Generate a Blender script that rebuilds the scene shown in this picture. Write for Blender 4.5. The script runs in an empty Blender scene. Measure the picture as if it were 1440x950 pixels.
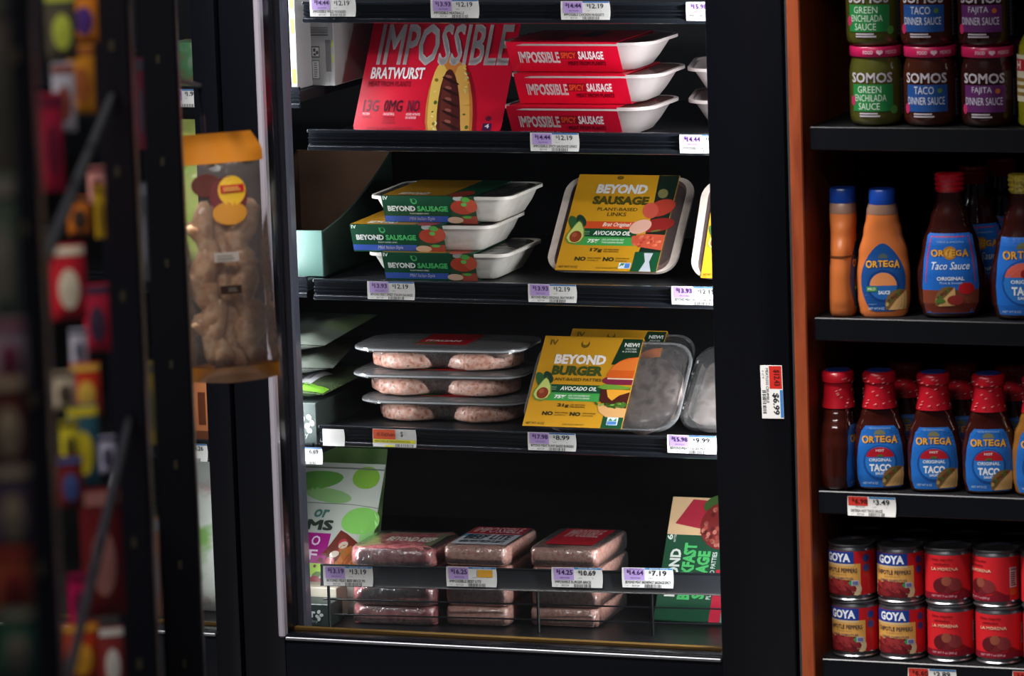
import bpy, bmesh, math, random
from mathutils import Vector, Matrix
random.seed(11)
rad = math.radians

# ------------------------------------------------------------------ camera
F, W, H = 7000.0, 1440.0, 950.0
YAW, PIT, ROLL, DIST, ZC = rad(21), rad(9), -0.033, 6.4, 0.68
RC = (Matrix.Rotation(YAW, 3, 'Z') @ Matrix.Rotation(math.pi/2 - PIT, 3, 'X') @ Matrix.Rotation(ROLL, 3, 'Z'))
FWD = RC @ Vector((0, 0, -1))
CAM = Vector((0, 0, ZC)) - FWD * DIST
sc = bpy.context.scene
C = sc.collection
cam = bpy.data.cameras.new('camera')
cam.sensor_width = 36.0
cam.lens = 36.0 * F / W
cam.clip_end = 60
cam.dof.use_dof = True
cam.dof.focus_distance = 6.47
cam.dof.aperture_fstop = cam.lens / 16.0
camo = bpy.data.objects.new('camera', cam)
camo.matrix_world = Matrix.Translation(CAM) @ RC.to_4x4()
C.objects.link(camo)
sc.camera = camo

# ------------------------------------------------------------------ world, lamps, exposure
wd = bpy.data.worlds.new('store_ambient'); sc.world = wd; wd.use_nodes = True
wd.node_tree.nodes['Background'].inputs[0].default_value = (0.55, 0.65, 1.0, 1)
wd.node_tree.nodes['Background'].inputs[1].default_value = 0.022
def area(name, loc, direction, sx, sy, power, col=(1, 1, 1), spread=180):
    l = bpy.data.lights.new(name, 'AREA'); l.shape = 'RECTANGLE'; l.size = sx; l.size_y = sy
    l.energy = power; l.color = col; l.spread = rad(spread)
    o = bpy.data.objects.new(name, l); C.objects.link(o)
    o.location = loc; o.rotation_euler = Vector(direction).to_track_quat('-Z', 'Y').to_euler()
    return o
area('ceiling_light', (-0.3, -1.25, 3.0), (0, 0.25, -1), 2.4, 0.30, 150, (1.0, 0.97, 0.94))
area('ceiling_light', (0.2, -3.9, 3.0), (0, 0.3, -1), 2.4, 0.30, 48, (1.0, 0.97, 0.94))
def led(name, x, y, z0, z1, direction, power):
    return area(name, (x, y, (z0+z1)/2), direction, 0.02, z1 - z0, power, (0.93, 0.97, 1.0))
sc.view_settings.view_transform = 'Standard'
sc.view_settings.look = 'None'
sc.view_settings.gamma = 1
sc.view_settings.use_curve_mapping = False
sc.view_settings.exposure = 0.4
sc.cycles.transparent_max_bounces = 32

# ------------------------------------------------------------------ helpers
def ray(px, py): return RC @ Vector(((px - 720) / F, -(py - 475) / F, -1))
def at(px, py, Y):
    d = ray(px, py); return CAM + d * ((Y - CAM.y) / d.y)
def atX(px, py, X):
    d = ray(px, py); return CAM + d * ((X - CAM.x) / d.x)
def atZ(px, py, Z):
    d = ray(px, py); return CAM + d * ((Z - CAM.z) / d.z)
def atD(px, py, D): return CAM + ray(px, py) * D

def lin(h):
    h = h.lstrip('#'); o = []
    for i in (0, 2, 4):
        c = int(h[i:i+2], 16) / 255
        o.append(c / 12.92 if c <= 0.04045 else ((c + 0.055) / 1.055) ** 2.4)
    return (*o, 1)
_m = {}
def mat(h, rough=0.45, metal=0.0, coat=0.0, spec=0.5):
    k = (h, rough, metal, coat, spec)
    if k in _m: return _m[k]
    m = bpy.data.materials.new('paint_' + h.lstrip('#')); m.use_nodes = True
    b = m.node_tree.nodes['Principled BSDF']
    b.inputs['Base Color'].default_value = lin(h); b.inputs['Roughness'].default_value = rough
    b.inputs['Metallic'].default_value = metal; b.inputs['Coat Weight'].default_value = coat
    b.inputs['Coat Roughness'].default_value = 0.12; b.inputs['Specular IOR Level'].default_value = spec
    _m[k] = m; return m
def speck(name, cols, scale, rough=0.4, coat=0.0, bump=0.0, detail=4, stretch=(1, 1, 1), lo=.35, hi=.65):
    if name in _m: return _m[name]
    m = bpy.data.materials.new(name); m.use_nodes = True; nt = m.node_tree
    b = nt.nodes['Principled BSDF']
    tc = nt.nodes.new('ShaderNodeTexCoord'); mp = nt.nodes.new('ShaderNodeMapping')
    mp.inputs['Scale'].default_value = stretch
    n = nt.nodes.new('ShaderNodeTexNoise'); n.inputs['Scale'].default_value = scale; n.inputs['Detail'].default_value = detail
    r = nt.nodes.new('ShaderNodeValToRGB'); r.color_ramp.elements[0].position = lo; r.color_ramp.elements[1].position = hi
    r.color_ramp.elements[0].color = lin(cols[0]); r.color_ramp.elements[1].color = lin(cols[-1])
    for i, c in enumerate(cols[1:-1]):
        e = r.color_ramp.elements.new(lo + (hi - lo) * (i + 1) / (len(cols) - 1)); e.color = lin(c)
    nt.links.new(tc.outputs['Object'], mp.inputs[0]); nt.links.new(mp.outputs[0], n.inputs['Vector'])
    nt.links.new(n.outputs['Fac'], r.inputs[0]); nt.links.new(r.outputs[0], b.inputs['Base Color'])
    b.inputs['Roughness'].default_value = rough; b.inputs['Coat Weight'].default_value = coat; b.inputs['Coat Roughness'].default_value = 0.15
    if bump:
        bp = nt.nodes.new('ShaderNodeBump'); bp.inputs['Strength'].default_value = bump; bp.inputs['Distance'].default_value = 0.003
        nt.links.new(n.outputs['Fac'], bp.inputs['Height']); nt.links.new(bp.outputs[0], b.inputs['Normal'])
    _m[name] = m; return m
def clear(name, gloss=0.12, rough=0.06, tint='ffffff', haze=0.0, hazecol='ffffff', bump=0.0, bscale=60):
    if name in _m: return _m[name]
    m = bpy.data.materials.new(name); m.use_nodes = True; nt = m.node_tree; nt.nodes.clear()
    out = nt.nodes.new('ShaderNodeOutputMaterial'); tr = nt.nodes.new('ShaderNodeBsdfTransparent'); gl = nt.nodes.new('ShaderNodeBsdfGlossy')
    tr.inputs[0].default_value = lin(tint); gl.inputs['Roughness'].default_value = rough
    fr = nt.nodes.new('ShaderNodeFresnel'); fr.inputs[0].default_value = 1.45
    ad = nt.nodes.new('ShaderNodeMath'); ad.operation = 'ADD'; ad.use_clamp = True; ad.inputs[1].default_value = gloss
    mx = nt.nodes.new('ShaderNodeMixShader')
    nt.links.new(fr.outputs[0], ad.inputs[0]); nt.links.new(ad.outputs[0], mx.inputs[0])
    nt.links.new(tr.outputs[0], mx.inputs[1]); nt.links.new(gl.outputs[0], mx.inputs[2])
    last = mx
    if haze:
        df = nt.nodes.new('ShaderNodeBsdfDiffuse'); df.inputs[0].default_value = lin(hazecol)
        m2 = nt.nodes.new('ShaderNodeMixShader'); m2.inputs[0].default_value = haze
        nt.links.new(mx.outputs[0], m2.inputs[1]); nt.links.new(df.outputs[0], m2.inputs[2]); last = m2
    if bump:
        tc = nt.nodes.new('ShaderNodeTexCoord'); n = nt.nodes.new('ShaderNodeTexNoise'); n.inputs['Scale'].default_value = bscale
        bp = nt.nodes.new('ShaderNodeBump'); bp.inputs['Strength'].default_value = bump; bp.inputs['Distance'].default_value = 0.004
        nt.links.new(tc.outputs['Object'], n.inputs['Vector']); nt.links.new(n.outputs['Fac'], bp.inputs['Height'])
        nt.links.new(bp.outputs[0], gl.inputs['Normal'])
    nt.links.new(last.outputs[0], out.inputs[0]); _m[name] = m; return m

class MB:
    def __init__(s): s.v = []; s.f = []; s.mi = []; s.mats = []
    def midx(s, m):
        if m not in s.mats: s.mats.append(m)
        return s.mats.index(m)
    def add(s, vs, fs, m):
        o = len(s.v); k = s.midx(m)
        s.v += [tuple(v) for v in vs]; s.f += [[i + o for i in f] for f in fs]; s.mi += [k] * len(fs); return s
    def box(s, x0, x1, y0, y1, z0, z1, m, bev=0.0, seg=1):
        x0, x1 = min(x0, x1), max(x0, x1); y0, y1 = min(y0, y1), max(y0, y1); z0, z1 = min(z0, z1), max(z0, z1)
        bm = bmesh.new(); bmesh.ops.create_cube(bm, size=1)
        for v in bm.verts:
            v.co = Vector(((x0+x1)/2 + v.co.x*(x1-x0), (y0+y1)/2 + v.co.y*(y1-y0), (z0+z1)/2 + v.co.z*(z1-z0)))
        if bev: bmesh.ops.bevel(bm, geom=bm.edges[:], offset=bev, segments=seg, profile=.5, affect='EDGES')
        bm.verts.index_update()
        s.add([v.co[:] for v in bm.verts], [[v.index for v in f.verts] for f in bm.faces], m); bm.free(); return s
    def loft(s, rings, m, cap0=True, cap1=True, closed=True):
        n = len(rings[0]); vs = [p for r in rings for p in r]; fs = []
        for i in range(len(rings) - 1):
            for j in range(n if closed else n - 1):
                k = (j + 1) % n; fs.append([i*n + j, i*n + k, (i+1)*n + k, (i+1)*n + j])
        if cap0: fs.append(list(range(n))[::-1])
        if cap1: fs.append([(len(rings)-1)*n + j for j in range(n)])
        return s.add(vs, fs, m)
    def grid(s, fn, nu, nv, m):
        vs = [fn(i / nu, j / nv) for j in range(nv + 1) for i in range(nu + 1)]
        fs = [[j*(nu+1)+i, j*(nu+1)+i+1, (j+1)*(nu+1)+i+1, (j+1)*(nu+1)+i] for j in range(nv) for i in range(nu)]
        return s.add(vs, fs, m)
    def tube(s, pts, r, m, n=6):
        pts = [Vector(p) for p in pts]; rings = []
        for i, p in enumerate(pts):
            t = (pts[min(i+1, len(pts)-1)] - pts[max(i-1, 0)]).normalized()
            a = t.orthogonal().normalized(); b = t.cross(a)
            rings.append([p + (a*math.cos(2*math.pi*k/n) + b*math.sin(2*math.pi*k/n))*r for k in range(n)])
        return s.loft(rings, m)
    def xprofile(s, prof, x0, x1, m):
        return s.loft([[(x0, y, z) for y, z in prof], [(x1, y, z) for y, z in prof]], m)
    def mesh(s, name, smooth=35):
        me = bpy.data.meshes.new(name); me.from_pydata(s.v, [], s.f)
        for m in s.mats: me.materials.append(m)
        me.polygons.foreach_set('material_index', s.mi); me.update()
        if smooth:
            me.shade_smooth(); me.set_sharp_from_angle(angle=rad(smooth))
        return me
    def build(s, name, parent=None, smooth=35, label=None):
        o = bpy.data.objects.new(name, s.mesh(name, smooth)); C.objects.link(o)
        if parent: o.parent = parent
        if label: o['label'] = label
        return o

def thing(name, label, cat, loc=(0, 0, 0), rot=(0, 0, 0), group=None):
    o = bpy.data.objects.new(name, None); o.empty_display_size = 0.02; C.objects.link(o)
    o.location = loc; o.rotation_euler = rot; o['label'] = label; o['category'] = cat
    if group: o['group'] = group
    return o
def tag(o, label, cat, group=None):
    o['label'] = label; o['category'] = cat
    if group: o['group'] = group
    return o
def copy_tree(o, parent=None, loc=None, rotz=None, label=None):
    c = o.copy(); C.objects.link(c)
    if parent: c.parent = parent
    if loc is not None: c.location = loc
    if rotz is not None: c.rotation_euler.z = rotz
    if label: c['label'] = label
    for ch in list(o.children): copy_tree(ch, c)
    return c

def rr(w, d, r, z, cx=0, cy=0, n=4):
    r = min(r, w/2 - 1e-4, d/2 - 1e-4); out = []
    for (sx, sy, a0) in ((1, 1, 0), (-1, 1, 90), (-1, -1, 180), (1, -1, 270)):
        for k in range(n + 1):
            a = rad(a0 + 90 * k / n)
            out.append((cx + sx*(w/2 - r) + r*math.cos(a), cy + sy*(d/2 - r) + r*math.sin(a), z))
    return out
def se(hw, hd, n, z, seg=28, cx=0, cy=0):
    out = []
    for k in range(seg):
        a = 2*math.pi*k/seg; c, s_ = math.cos(a), math.sin(a)
        out.append((cx + hw*math.copysign(abs(c)**(2/n), c), cy + hd*math.copysign(abs(s_)**(2/n), s_), z))
    return out

# ---- lettering: text turned to flat mesh, squeezed into a box
_t = {}
def tgeo(s, bold, shear):
    k = (s, bold, shear)
    if k not in _t:
        cu = bpy.data.curves.new('lettering', 'FONT'); cu.body = s; cu.offset = 0 if 'M' in s else bold; cu.shear = shear; cu.resolution_u = 2
        cu.fill_mode = 'FRONT'
        ob = bpy.data.objects.new('lettering', cu); me = ob.to_mesh()
        vs = [(v.co.x, v.co.y) for v in me.vertices]; fs = [list(p.vertices) for p in me.polygons]
        ob.to_mesh_clear(); bpy.data.objects.remove(ob); bpy.data.curves.remove(cu)
        if vs and 'M' in s and bold > 0:      # this font's M folds over when offset: thicken by shifted copies
            n = len(vs); vs = [(x + a*bold, y + b*bold) for a in (-1, 1) for b in (-1, 1) for x, y in vs]
            fs = [[i + q*n for i in f] for q in range(4) for f in fs]
        if vs:
            x0 = min(v[0] for v in vs); x1 = max(v[0] for v in vs); y0 = min(v[1] for v in vs); y1 = max(v[1] for v in vs)
            vs = [((x - x0)/max(x1 - x0, 1e-6), (y - y0)/max(y1 - y0, 1e-6)) for x, y in vs]
        _t[k] = (vs, fs)
    return _t[k]
class Pr:
    """flat print: shapes in (u, v) with a small lift per layer, mapped onto a surface"""
    def __init__(s, dz=0.00012): s.items = []; s.dz = dz
    def add(s, vs, fs, c, L): s.items.append((vs, fs, c, L)); return s
    def rect(s, u0, v0, u1, v1, c, L=1): return s.add([(u0, v0), (u1, v0), (u1, v1), (u0, v1)], [[0, 1, 2, 3]], c, L)
    def poly(s, pts, c, L=2): return s.add(pts, [list(range(len(pts)))], c, L)
    def ell(s, cu, cv, ru, rv, c, L=2, rot=0, n=20, a0=0, a1=360):
        p = []
        for k in range(n):
            a = rad(a0 + (a1 - a0) * k / (n if a1 - a0 >= 360 else n - 1))
            x, y = ru*math.cos(a), rv*math.sin(a); t = rad(rot)
            p.append((cu + x*math.cos(t) - y*math.sin(t), cv + x*math.sin(t) + y*math.cos(t)))
        return s.poly(p, c, L)
    def txt(s, t, u0, v0, u1, v1, c, L=5, bold=0.02, shear=0, rot=0):
        vs, fs = tgeo(t, bold, shear)
        if rot == 90: q = [(u1 - b*(u1-u0), v0 + a*(v1-v0)) for a, b in vs]
        elif rot == -90: q = [(u0 + b*(u1-u0), v1 - a*(v1-v0)) for a, b in vs]
        else: q = [(u0 + a*(u1-u0), v0 + b*(v1-v0)) for a, b in vs]
        return s.add(q, fs, c, L)
    def bars(s, u0, v0, u1, v1, c, n=11, L=4, vert=True, seed=1):
        r = random.Random(seed)
        for k in range(n):
            t = (k + r.uniform(.05, .3)) / n; w = r.uniform(.25, .6) / n
            if vert: s.rect(u0 + t*(u1-u0), v0, u0 + (t+w)*(u1-u0), v1, c, L)
            else: s.rect(u0, v0 + t*(v1-v0), u1, v0 + (t+w)*(v1-v0), c, L)
        return s
    def lines(s, u0, v0, u1, v1, c, n, L=4, seed=3, fill=.5):
        r = random.Random(seed); h = (v1 - v0)/n
        for k in range(n): s.rect(u0, v1 - (k+1)*h + h*(1-fill)/2, u0 + (u1-u0)*r.uniform(.7, 1), v1 - k*h - h*(1-fill)/2, c, L)
        return s
    def build(s, name, parent, fn, maxlen=None, rough=0.45, coat=0.0, lift=0.0):
        bm = bmesh.new(); mats = []; lay = {}
        for vs, fs, c, L in s.items:
            m = mat(c, rough, 0, coat)
            if m not in mats: mats.append(m)
            bv = []
            for u, v in vs:
                x = bm.verts.new((u, v, L*s.dz + lift)); bv.append(x)
            for f in fs:
                try: q = bm.faces.new([bv[i] for i in f]); q.material_index = mats.index(m)
                except ValueError: pass
        if maxlen:
            bmesh.ops.triangulate(bm, faces=[f for f in bm.faces if len(f.verts) > 4])
            for _ in range(5):
                es = [e for e in bm.edges if e.calc_length() > maxlen]
                if not es: break
                bmesh.ops.subdivide_edges(bm, edges=es, cuts=1, use_grid_fill=True)
                bmesh.ops.triangulate(bm, faces=[f for f in bm.faces if len(f.verts) > 4])
        for v in bm.verts: v.co = Vector(fn(v.co.x, v.co.y, v.co.z))
        me = bpy.data.meshes.new(name); bm.to_mesh(me); bm.free()
        for m in mats: me.materials.append(m)
        o = bpy.data.objects.new(name, me); C.objects.link(o)
        if parent: o.parent = parent
        return o
FRONT = lambda y0: (lambda u, v, w: (u, y0 - w, v))          # plane facing -Y
TOP = lambda z0: (lambda u, v, w: (u, v, z0 + w))            # plane facing +Z

BLACK = mat('06070b', 0.35); BLACKG = mat('07080d', 0.25); DARK = mat('15161b', 0.5); RAIL = mat('23262c', 0.2, 0.35, 0.6)
WHITE = mat('e8e6e2', 0.5)

# ================================================================== setting
fl = MB().box(-4, 4.5, -7.5, 1.2, -0.05, 0, speck('floor_tile', ('2a2b2e', '3a3a3c'), 3, 0.35)).build('floor', smooth=0); fl['kind'] = 'structure'
wb = MB().box(-4, 4.5, 1.0, 1.1, 0, 3.2, mat('1a1b20', 0.8)).build('wall_back', smooth=0); wb['kind'] = 'structure'

# ================================================================== glass door cooler
YD = -0.10                                    # front of the doors
XML = at(285, 475, YD).x; XMR = at(384, 475, YD).x
XRL = at(1002, 475, YD).x; XRR = at(1110, 475, YD).x
ZB = at(712, 907, YD).z; ZT = 1.95
XL = -1.75
cooler = thing('glass_door_cooler', 'tall black glass-door refrigerated case holding the plant-based meat packs', 'cooler', (0, 0, 0))
MB().box(XL, XRR, -0.075, 0.78, 0, ZB - 0.045, BLACK, 0.004).build('kick_plate', cooler)
MB().box(XL, XRR, 0.74, 0.78, ZB - 0.045, ZT, mat('07080b', 0.8)).build('back_panel', cooler)
MB().box(XRR - 0.03, XRR, -0.05, 0.74, ZB - 0.045, ZT, BLACK).build('side_panel', cooler)
MB().box(XL - 0.03, XL, -0.05, 0.78, 0, ZT, BLACK).build('side_panel', cooler)
MB().box(XL, XRR, -0.10, 0.78, ZT, ZT + 0.25, BLACK, 0.004).build('top_panel', cooler)
MB().box(XL, XRR - 0.03, -0.05, 0.74, ZB - 0.045, ZB - 0.012, mat('0e0f12', 0.4), 0.003).build('bottom_deck', cooler)
INNER = mat('4a4b56', 0.28, 0.3)
XMI = at(424, 475, -0.030).x                  # inner back edge of the mullion
MB().box(XML + .002, XMI, -0.052, -0.030, ZB - 0.012, ZT, INNER, 0.003).build('mullion', cooler)
MB().box(XRL + 0.055, XRR, -0.052, -0.030, ZB - 0.012, ZT, INNER, 0.003).build('mullion', cooler)
def door(x0, x1, xs0, xs1):
    d = MB()
    d.box(x0, xs0, YD, -0.055, ZB - .10, ZT, BLACKG, 0.005, 2); d.box(xs1, x1, YD, -0.055, ZB - .10, ZT, BLACKG, 0.005, 2)
    d.box(xs0 - .002, xs1 + .002, YD + .001, -0.055, ZB - .10, ZB, BLACKG, 0.004, 2); d.box(xs0 - .002, xs1 + .002, YD + .001, -0.055, ZT - .08, ZT, BLACKG, 0.004, 2)
    o = d.build('door', cooler)
    MB().box(xs0 - .001, xs1 + .001, -0.079, -0.073, ZB - .002, ZT - .07, clear('door_glass', 0.0, 0.015)).build('glass_pane', o, 0)
    t = mat('c4bcc8', 0.35, 0.6)
    MB().box(xs0 - .0085, xs0 + .0005, YD - .0035, YD + .01, ZB - .004, ZT - .08, t, 0.002).build('trim_strip', o)
    MB().box(xs0, xs1, -0.071, -0.063, ZB - .004, ZB + .004, mat('7a5818', 0.5), 0.001).build('door_gasket', o)
    MB().box(xs0, xs1, YD - .001, -0.090, ZB - .008, ZB - .0035, mat('77777c', 0.35, .7), 0.001).build('sill_strip', o)
    return o
XM = (XML + XMR) / 2 - 0.012
door(XM + .002, XRR, XMR, XRL)
door(XL, XM - .002, XL + .06, XML)
# LED tubes fixed behind the door posts
def ledbar(x, y):
    MB().box(x - .012, x + .012, y, y + .0075, ZB + .03, ZT - .05, mat('d8dce0', .4), .002).build('lamp_housing', cooler)
ledbar(XMI - 0.065, -.0295); ledbar(XRL + 0.047, -.0535)
led('post_lamp', XMI - 0.055, -0.0205, ZB + .05, 1.7, (1, 0.16, 0), 5.6)
led('post_lamp', XML + 0.012, -0.0205, ZB + .05, 1.7, (-1, 0.5, 0), 0.8)
led('post_lamp', XRL + 0.040, -0.044, ZB + .05, 1.7, (-1, 0.55, 0), 10)

# ------------------------------------------------------------------ shelves
def shelf(label, x0, x1, zt, h, depth=0.46, drop=0.006, tiltline=0):
    t = thing('cooler_shelf', label, 'shelf', (x0, 0, zt - h))
    L = x1 - x0
    prof = [(0.0, h), (-.005, h), (-.0065, h - .001), (-.0065, h - .0028), (-.0025, h - .005), (-.0022, h*.64), (-.0052, h*.60), (-.0052, h*.57),
            (-.0022, h*.55), (-.0022, h*.47), (-.0052, h*.43), (-.0052, h*.40), (-.0022, h*.38), (-.0022, .0085), (-.0068, .0050), (-.0068, .001), (-.005, 0), (0, 0)]
    MB().xprofile(prof, 0, L, RAIL).build('price_rail', t, 20)
    MB().box(0.001, L - .001, 0.0005, depth, h - drop - .014, h - drop, mat('0b0c10', 0.5), 0.001).build('shelf_deck', t)
    for xx in (0.004, L - .009):
        b = MB(); b.loft([[(xx + k, 0.26, h - drop - .014), (xx + k, depth, h - drop - .014), (xx + k, depth, h - drop - .07), (xx + k, depth - .06, h - drop - .07)] for k in (0, .005)], BLACK)
        b.build('bracket', t, 0)
    for k in range(2):
        MB().box(-.0005, .0012, -.0068, -.0035, (.0005, h - .004)[k], (.004, h - .0005)[k], mat('55585c', .35, .5), .0006).build('end_cap', t)
    return zt - drop
def zmean(a, b, Y=0): return (at(*a, Y).z + at(*b, Y).z) / 2
XS0 = at(435, 190, 0).x; XS1 = XRR - 0.035
h_ = 0.0275
ZS1 = zmean((435, 28), (985, 37)) + h_
ZS2 = zmean((437, 179), (985, 189)); ZS3 = zmean((445, 392), (985, 402)); ZS4 = zmean((455, 600), (985, 610))
D1 = shelf('black cooler shelf above the red bratwurst sleeve, its rail only partly in view', XS0, XS1, ZS1, h_)
D2 = shelf('black cooler shelf carrying the red sleeved trays', XS0, XS1, ZS2, h_, drop=.0125)
D3 = shelf('black cooler shelf carrying the white sausage trays with green sleeves', XS0, XS1, ZS3, h_)
D4 = shelf('black cooler shelf carrying the clear patty trays and the burger pack', XS0, XS1, ZS4, h_)
DECK = ZB - 0.012
# shelves of the neighbouring bay
XN1 = XS0 - 0.010
def nshelf(label, py):
    z = at(440, py, 0).z; return shelf(label, XL + .02, XN1, z, h_)
NA = nshelf('black shelf of the neighbouring cooler bay, under the white carton with a barcode', 122)
NB = nshelf('black shelf of the neighbouring cooler bay, under the cut cardboard carton', 388)
NC = nshelf('black shelf of the neighbouring cooler bay, with the 6.69 tag', 622)

# ------------------------------------------------------------------ price tags
PUR, PURD, INK, BLUE = 'bda0dc', '3a1e52', '20222a', '3d6ea8'
def price_tag(px, py, desc, p1, p2, label, Y=-0.0072, w=0.0665, h=0.0235, style=0, rotz=0.0, cat='price tag', p3=None):
    bl = at(px, py, Y)
    o = MB()
    o.grid(lambda a, b: (a*w + (b-.5)**2*.003*(1 if a < .5 else -1), -.0012*(1 - (2*b-1)**2)*(-1) - .0012, b*h), 6, 6, WHITE)
    o.grid(lambda a, b: ((1-a)*w + (b-.5)**2*.003*(1 if a > .5 else -1), -.0012*(1 - (2*b-1)**2)*(-1) - .0008, b*h), 6, 6, WHITE)
    t = o.build('price_tag'); t.location = bl; t.rotation_euler = (0, 0, rotz)
    tag(t, label, cat)
    p = Pr(0.00007)
    if style in (0, 1, 2, 3):
        c1, c2 = (PUR, PURD) if style != 2 else ('d3362c', '5a1210')
        if style == 2: p.rect(.02*w, .52*h, .42*w, .99*h, c1)
        else: p.rect(.05*w, .36*h, .44*w, .97*h, c1)
        p.rect(.45*w, .91*h, .985*w, .995*h, '2f86c8' if style else BLUE)
        p.txt('$', .10*w, .72*h, .145*w, .90*h, c2, bold=.02); p.txt(p1, .155*w, .62*h, .42*w, .88*h, c2, bold=.025)
        p.txt('PER POUND', .17*w, .44*h, .36*w, .51*h, c2, bold=0)
        if p2:
            p.txt('$', .53*w, .70*h, .57*w, .86*h, INK, bold=.02); p.txt(p2, .585*w, .60*h, .87*w, .87*h, INK, bold=.02)
        if p3: p.rect(.62*w, .48*h, .92*w, .86*h, 'e8a92e', 3)
        p.txt('UNIT', .52*w, .44*h, .60*w, .50*h, '777777', bold=0); p.txt('A', .80*w, .44*h, .82*w, .51*h, '777777', bold=0)
        p.txt(desc, .07*w, .20*h, (.07 + min(.88, .031*len(desc)))*w, .34*h, INK, bold=0.015)
        p.txt('1 CT', .07*w, .07*h, .13*w, .12*h, '555555', bold=0); p.txt('827134', .20*w, .05*h, .34*w, .14*h, '333333', bold=0)
        p.bars(.44*w, .01*h, .78*w, .17*h, INK, 12, seed=len(desc))
    if style == 1: p.txt('RETAIL PRICE', .54*w, .92*h, .90*w, .985*h, 'd8e8f4', 5, 0).txt('UNIT PRICE', .15*w, .90*h, .38*w, .95*h, PURD, 5, 0)
    if style == 4:
        p.rect(.01*w, .42*h, .52*w, .97*h, 'ea5a2c').rect(.01*w, .22*h, .98*w, .41*h, 'e6df3c').rect(.28*w, .01*h, .50*w, .10*h, 'e6df3c')
        p.txt('0.0¢/un', .10*w, .54*h, .50*w, .80*h, '7a2413', bold=.01); p.txt('$', .64*w, .55*h, .70*w, .88*h, INK, bold=.02)
        p.txt('MEAT/VEG ALTERNATIVE PATTIES', .05*w, .26*h, .86*w, .36*h, INK, bold=0); p.bars(.52*w, .02*h, .94*w, .17*h, INK, 14, seed=5)
    fn = lambda u, v, q: (u, .0012*(1 - (2*v/h-1)**2) - .0013 - q, v)
    if style != 9: p.build('printed_text', t, fn, maxlen=h*.3, rough=.5)
    return t
price_tag(436, 23, 'IMPOSSIBLE WILD NUGGIES', '14.44', '12.19', 'purple and white 12.19 price tag reading wild nuggies on the highest rail', w=.0645)
price_tag(606, 25, 'IMPOSSIBLE MEATBALLS', '13.93', '12.19', 'purple and white 12.19 price tag reading impossible meatballs', w=.0665)
price_tag(789, 27.5, 'IMPOSSIBLE CHICKEN NUGGETS', '14.44', '12.19', 'purple and white 12.19 price tag reading chicken nuggets')
price_tag(965, 29, 'IMPOSSIBLE PATTIES', '15.98', '12.19', 'price tag starting 15 half hidden by the right door post, highest rail')
price_tag(746, 212, 'IMPOSSIBLE SPICY SAUSAGE LINKS', '14.44', '12.19', 'purple and white 12.19 price tag below the three red spicy sausage trays')
price_tag(956, 215, 'IMPOSSIBLE ITALIAN SAUSAGE', '14.44', '12.19', 'price tag reading 14.44 below the red trays, half hidden by the right door post')
price_tag(517, 420, 'BEYOND MEAT SWEET ITALIAN SAUSAGE', '13.93', '12.19', 'purple and white 12.19 price tag below the stacked white sausage trays')
price_tag(743, 424, 'BEYOND MEAT ORIGINAL BRATWURST', '13.93', '12.19', 'purple and white 12.19 price tag below the mustard sausage pack')
price_tag(944.5, 427.5, 'BEYOND MEAT HOT ITALIAN SAUSAGE', '13.93', '12.19', 'price tag reading hot italian sausage, cut off by the right door post')
price_tag(454, 626, '', '', '', 'blank white tag with torn left edge at the rail end below the clear trays', w=.0315, h=.0225, style=9)
price_tag(524.5, 627, '', '', '', 'orange, yellow and white tag with an empty dollar price', w=.0615, style=4)
price_tag(742.5, 632, 'BEYOND MEAT PLANT BASED BURGERS', '17.98', '8.99', 'purple and white 8.99 price tag below the mustard burger pack')
price_tag(938.5, 636, 'BEYOND MEAT ITALIAN MEATBALLS', '15.98', '9.99', 'purple and white 9.99 price tag reading italian meatballs')
price_tag(409, 651, 'MEATLESS', '', '6.69', 'white 6.69 tag with curled edge on the neighbouring shelf rail beside the post', w=.046, h=.0225)
price_tag(235, 150, 'IMPOSSIBLE', '14.44', '1.99', 'purple price tag on the neighbouring bay rail seen above the hanging bag', w=.050)
price_tag(248, 647, 'BREAKFAST', '12.26', '4.26', 'price tag on the neighbouring bay rail seen below the hanging bag', w=.046)

# ================================================================== trays and packs
def tray_mesh(w, d, h, m, flare=0.022, r=0.03, rim=0.005, bumps=0.0, shell=True, nb=9):
    """open tray standing on its base: origin at base centre, opening up"""
    b = MB(); rg = []
    for t, k in ((0, 0.85), (.06, .95), (.35, 1), (.7, 1), (.93, 1)):
        f = flare * (1 - t) + (1 - k) * .03
        ring = rr(w - 2*rim - 2*f, d - 2*rim - 2*f, max(r - f*.5, .006), h * t, n=6)
        if bumps and 0 < t < .9:
            ring = [(x * (1 + bumps*math.sin(i*nb)), y * (1 + bumps*math.cos(i*nb)), z) for i, (x, y, z) in enumerate(ring)]
        rg.append(ring)
    rg += [rr(w, d, r, h - .004, n=6), rr(w, d, r, h, n=6), rr(w - 2*rim, d - 2*rim, r - rim*.6, h, n=6)]
    if shell:
        rg += [rr(w - 2*rim - flare, d - 2*rim - flare, r*.8, h*.45, n=6), rr(w - 2*rim - 2*flare, d - 2*rim - 2*flare, r*.6, h*.08, n=6)]
    b.loft(rg, m, True, shell); return b
PULP = speck('moulded_white_tray', ('cfc8bf', 'ddd8d0'), 60, 0.5, 0.2, 0.15)
CLEARW = clear('milky_tray_plastic', 0.10, 0.15, 'f2ecec', 0.72, 'cfc2c0', 0.3, 25)
CLEAR = clear('clear_tray_plastic', 0.02, 0.08, 'fcfdfd', 0.012, 'e8e8ea', 0.9, 70)
FILM = clear('packaging_film', 0.03, 0.10, 'ffffff', 0.02, 'ffffff', 0.5, 50)
SAUS = speck('sausage_skin', ('8a5a4a', 'a8745f'), 40, .35, .4)

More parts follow.
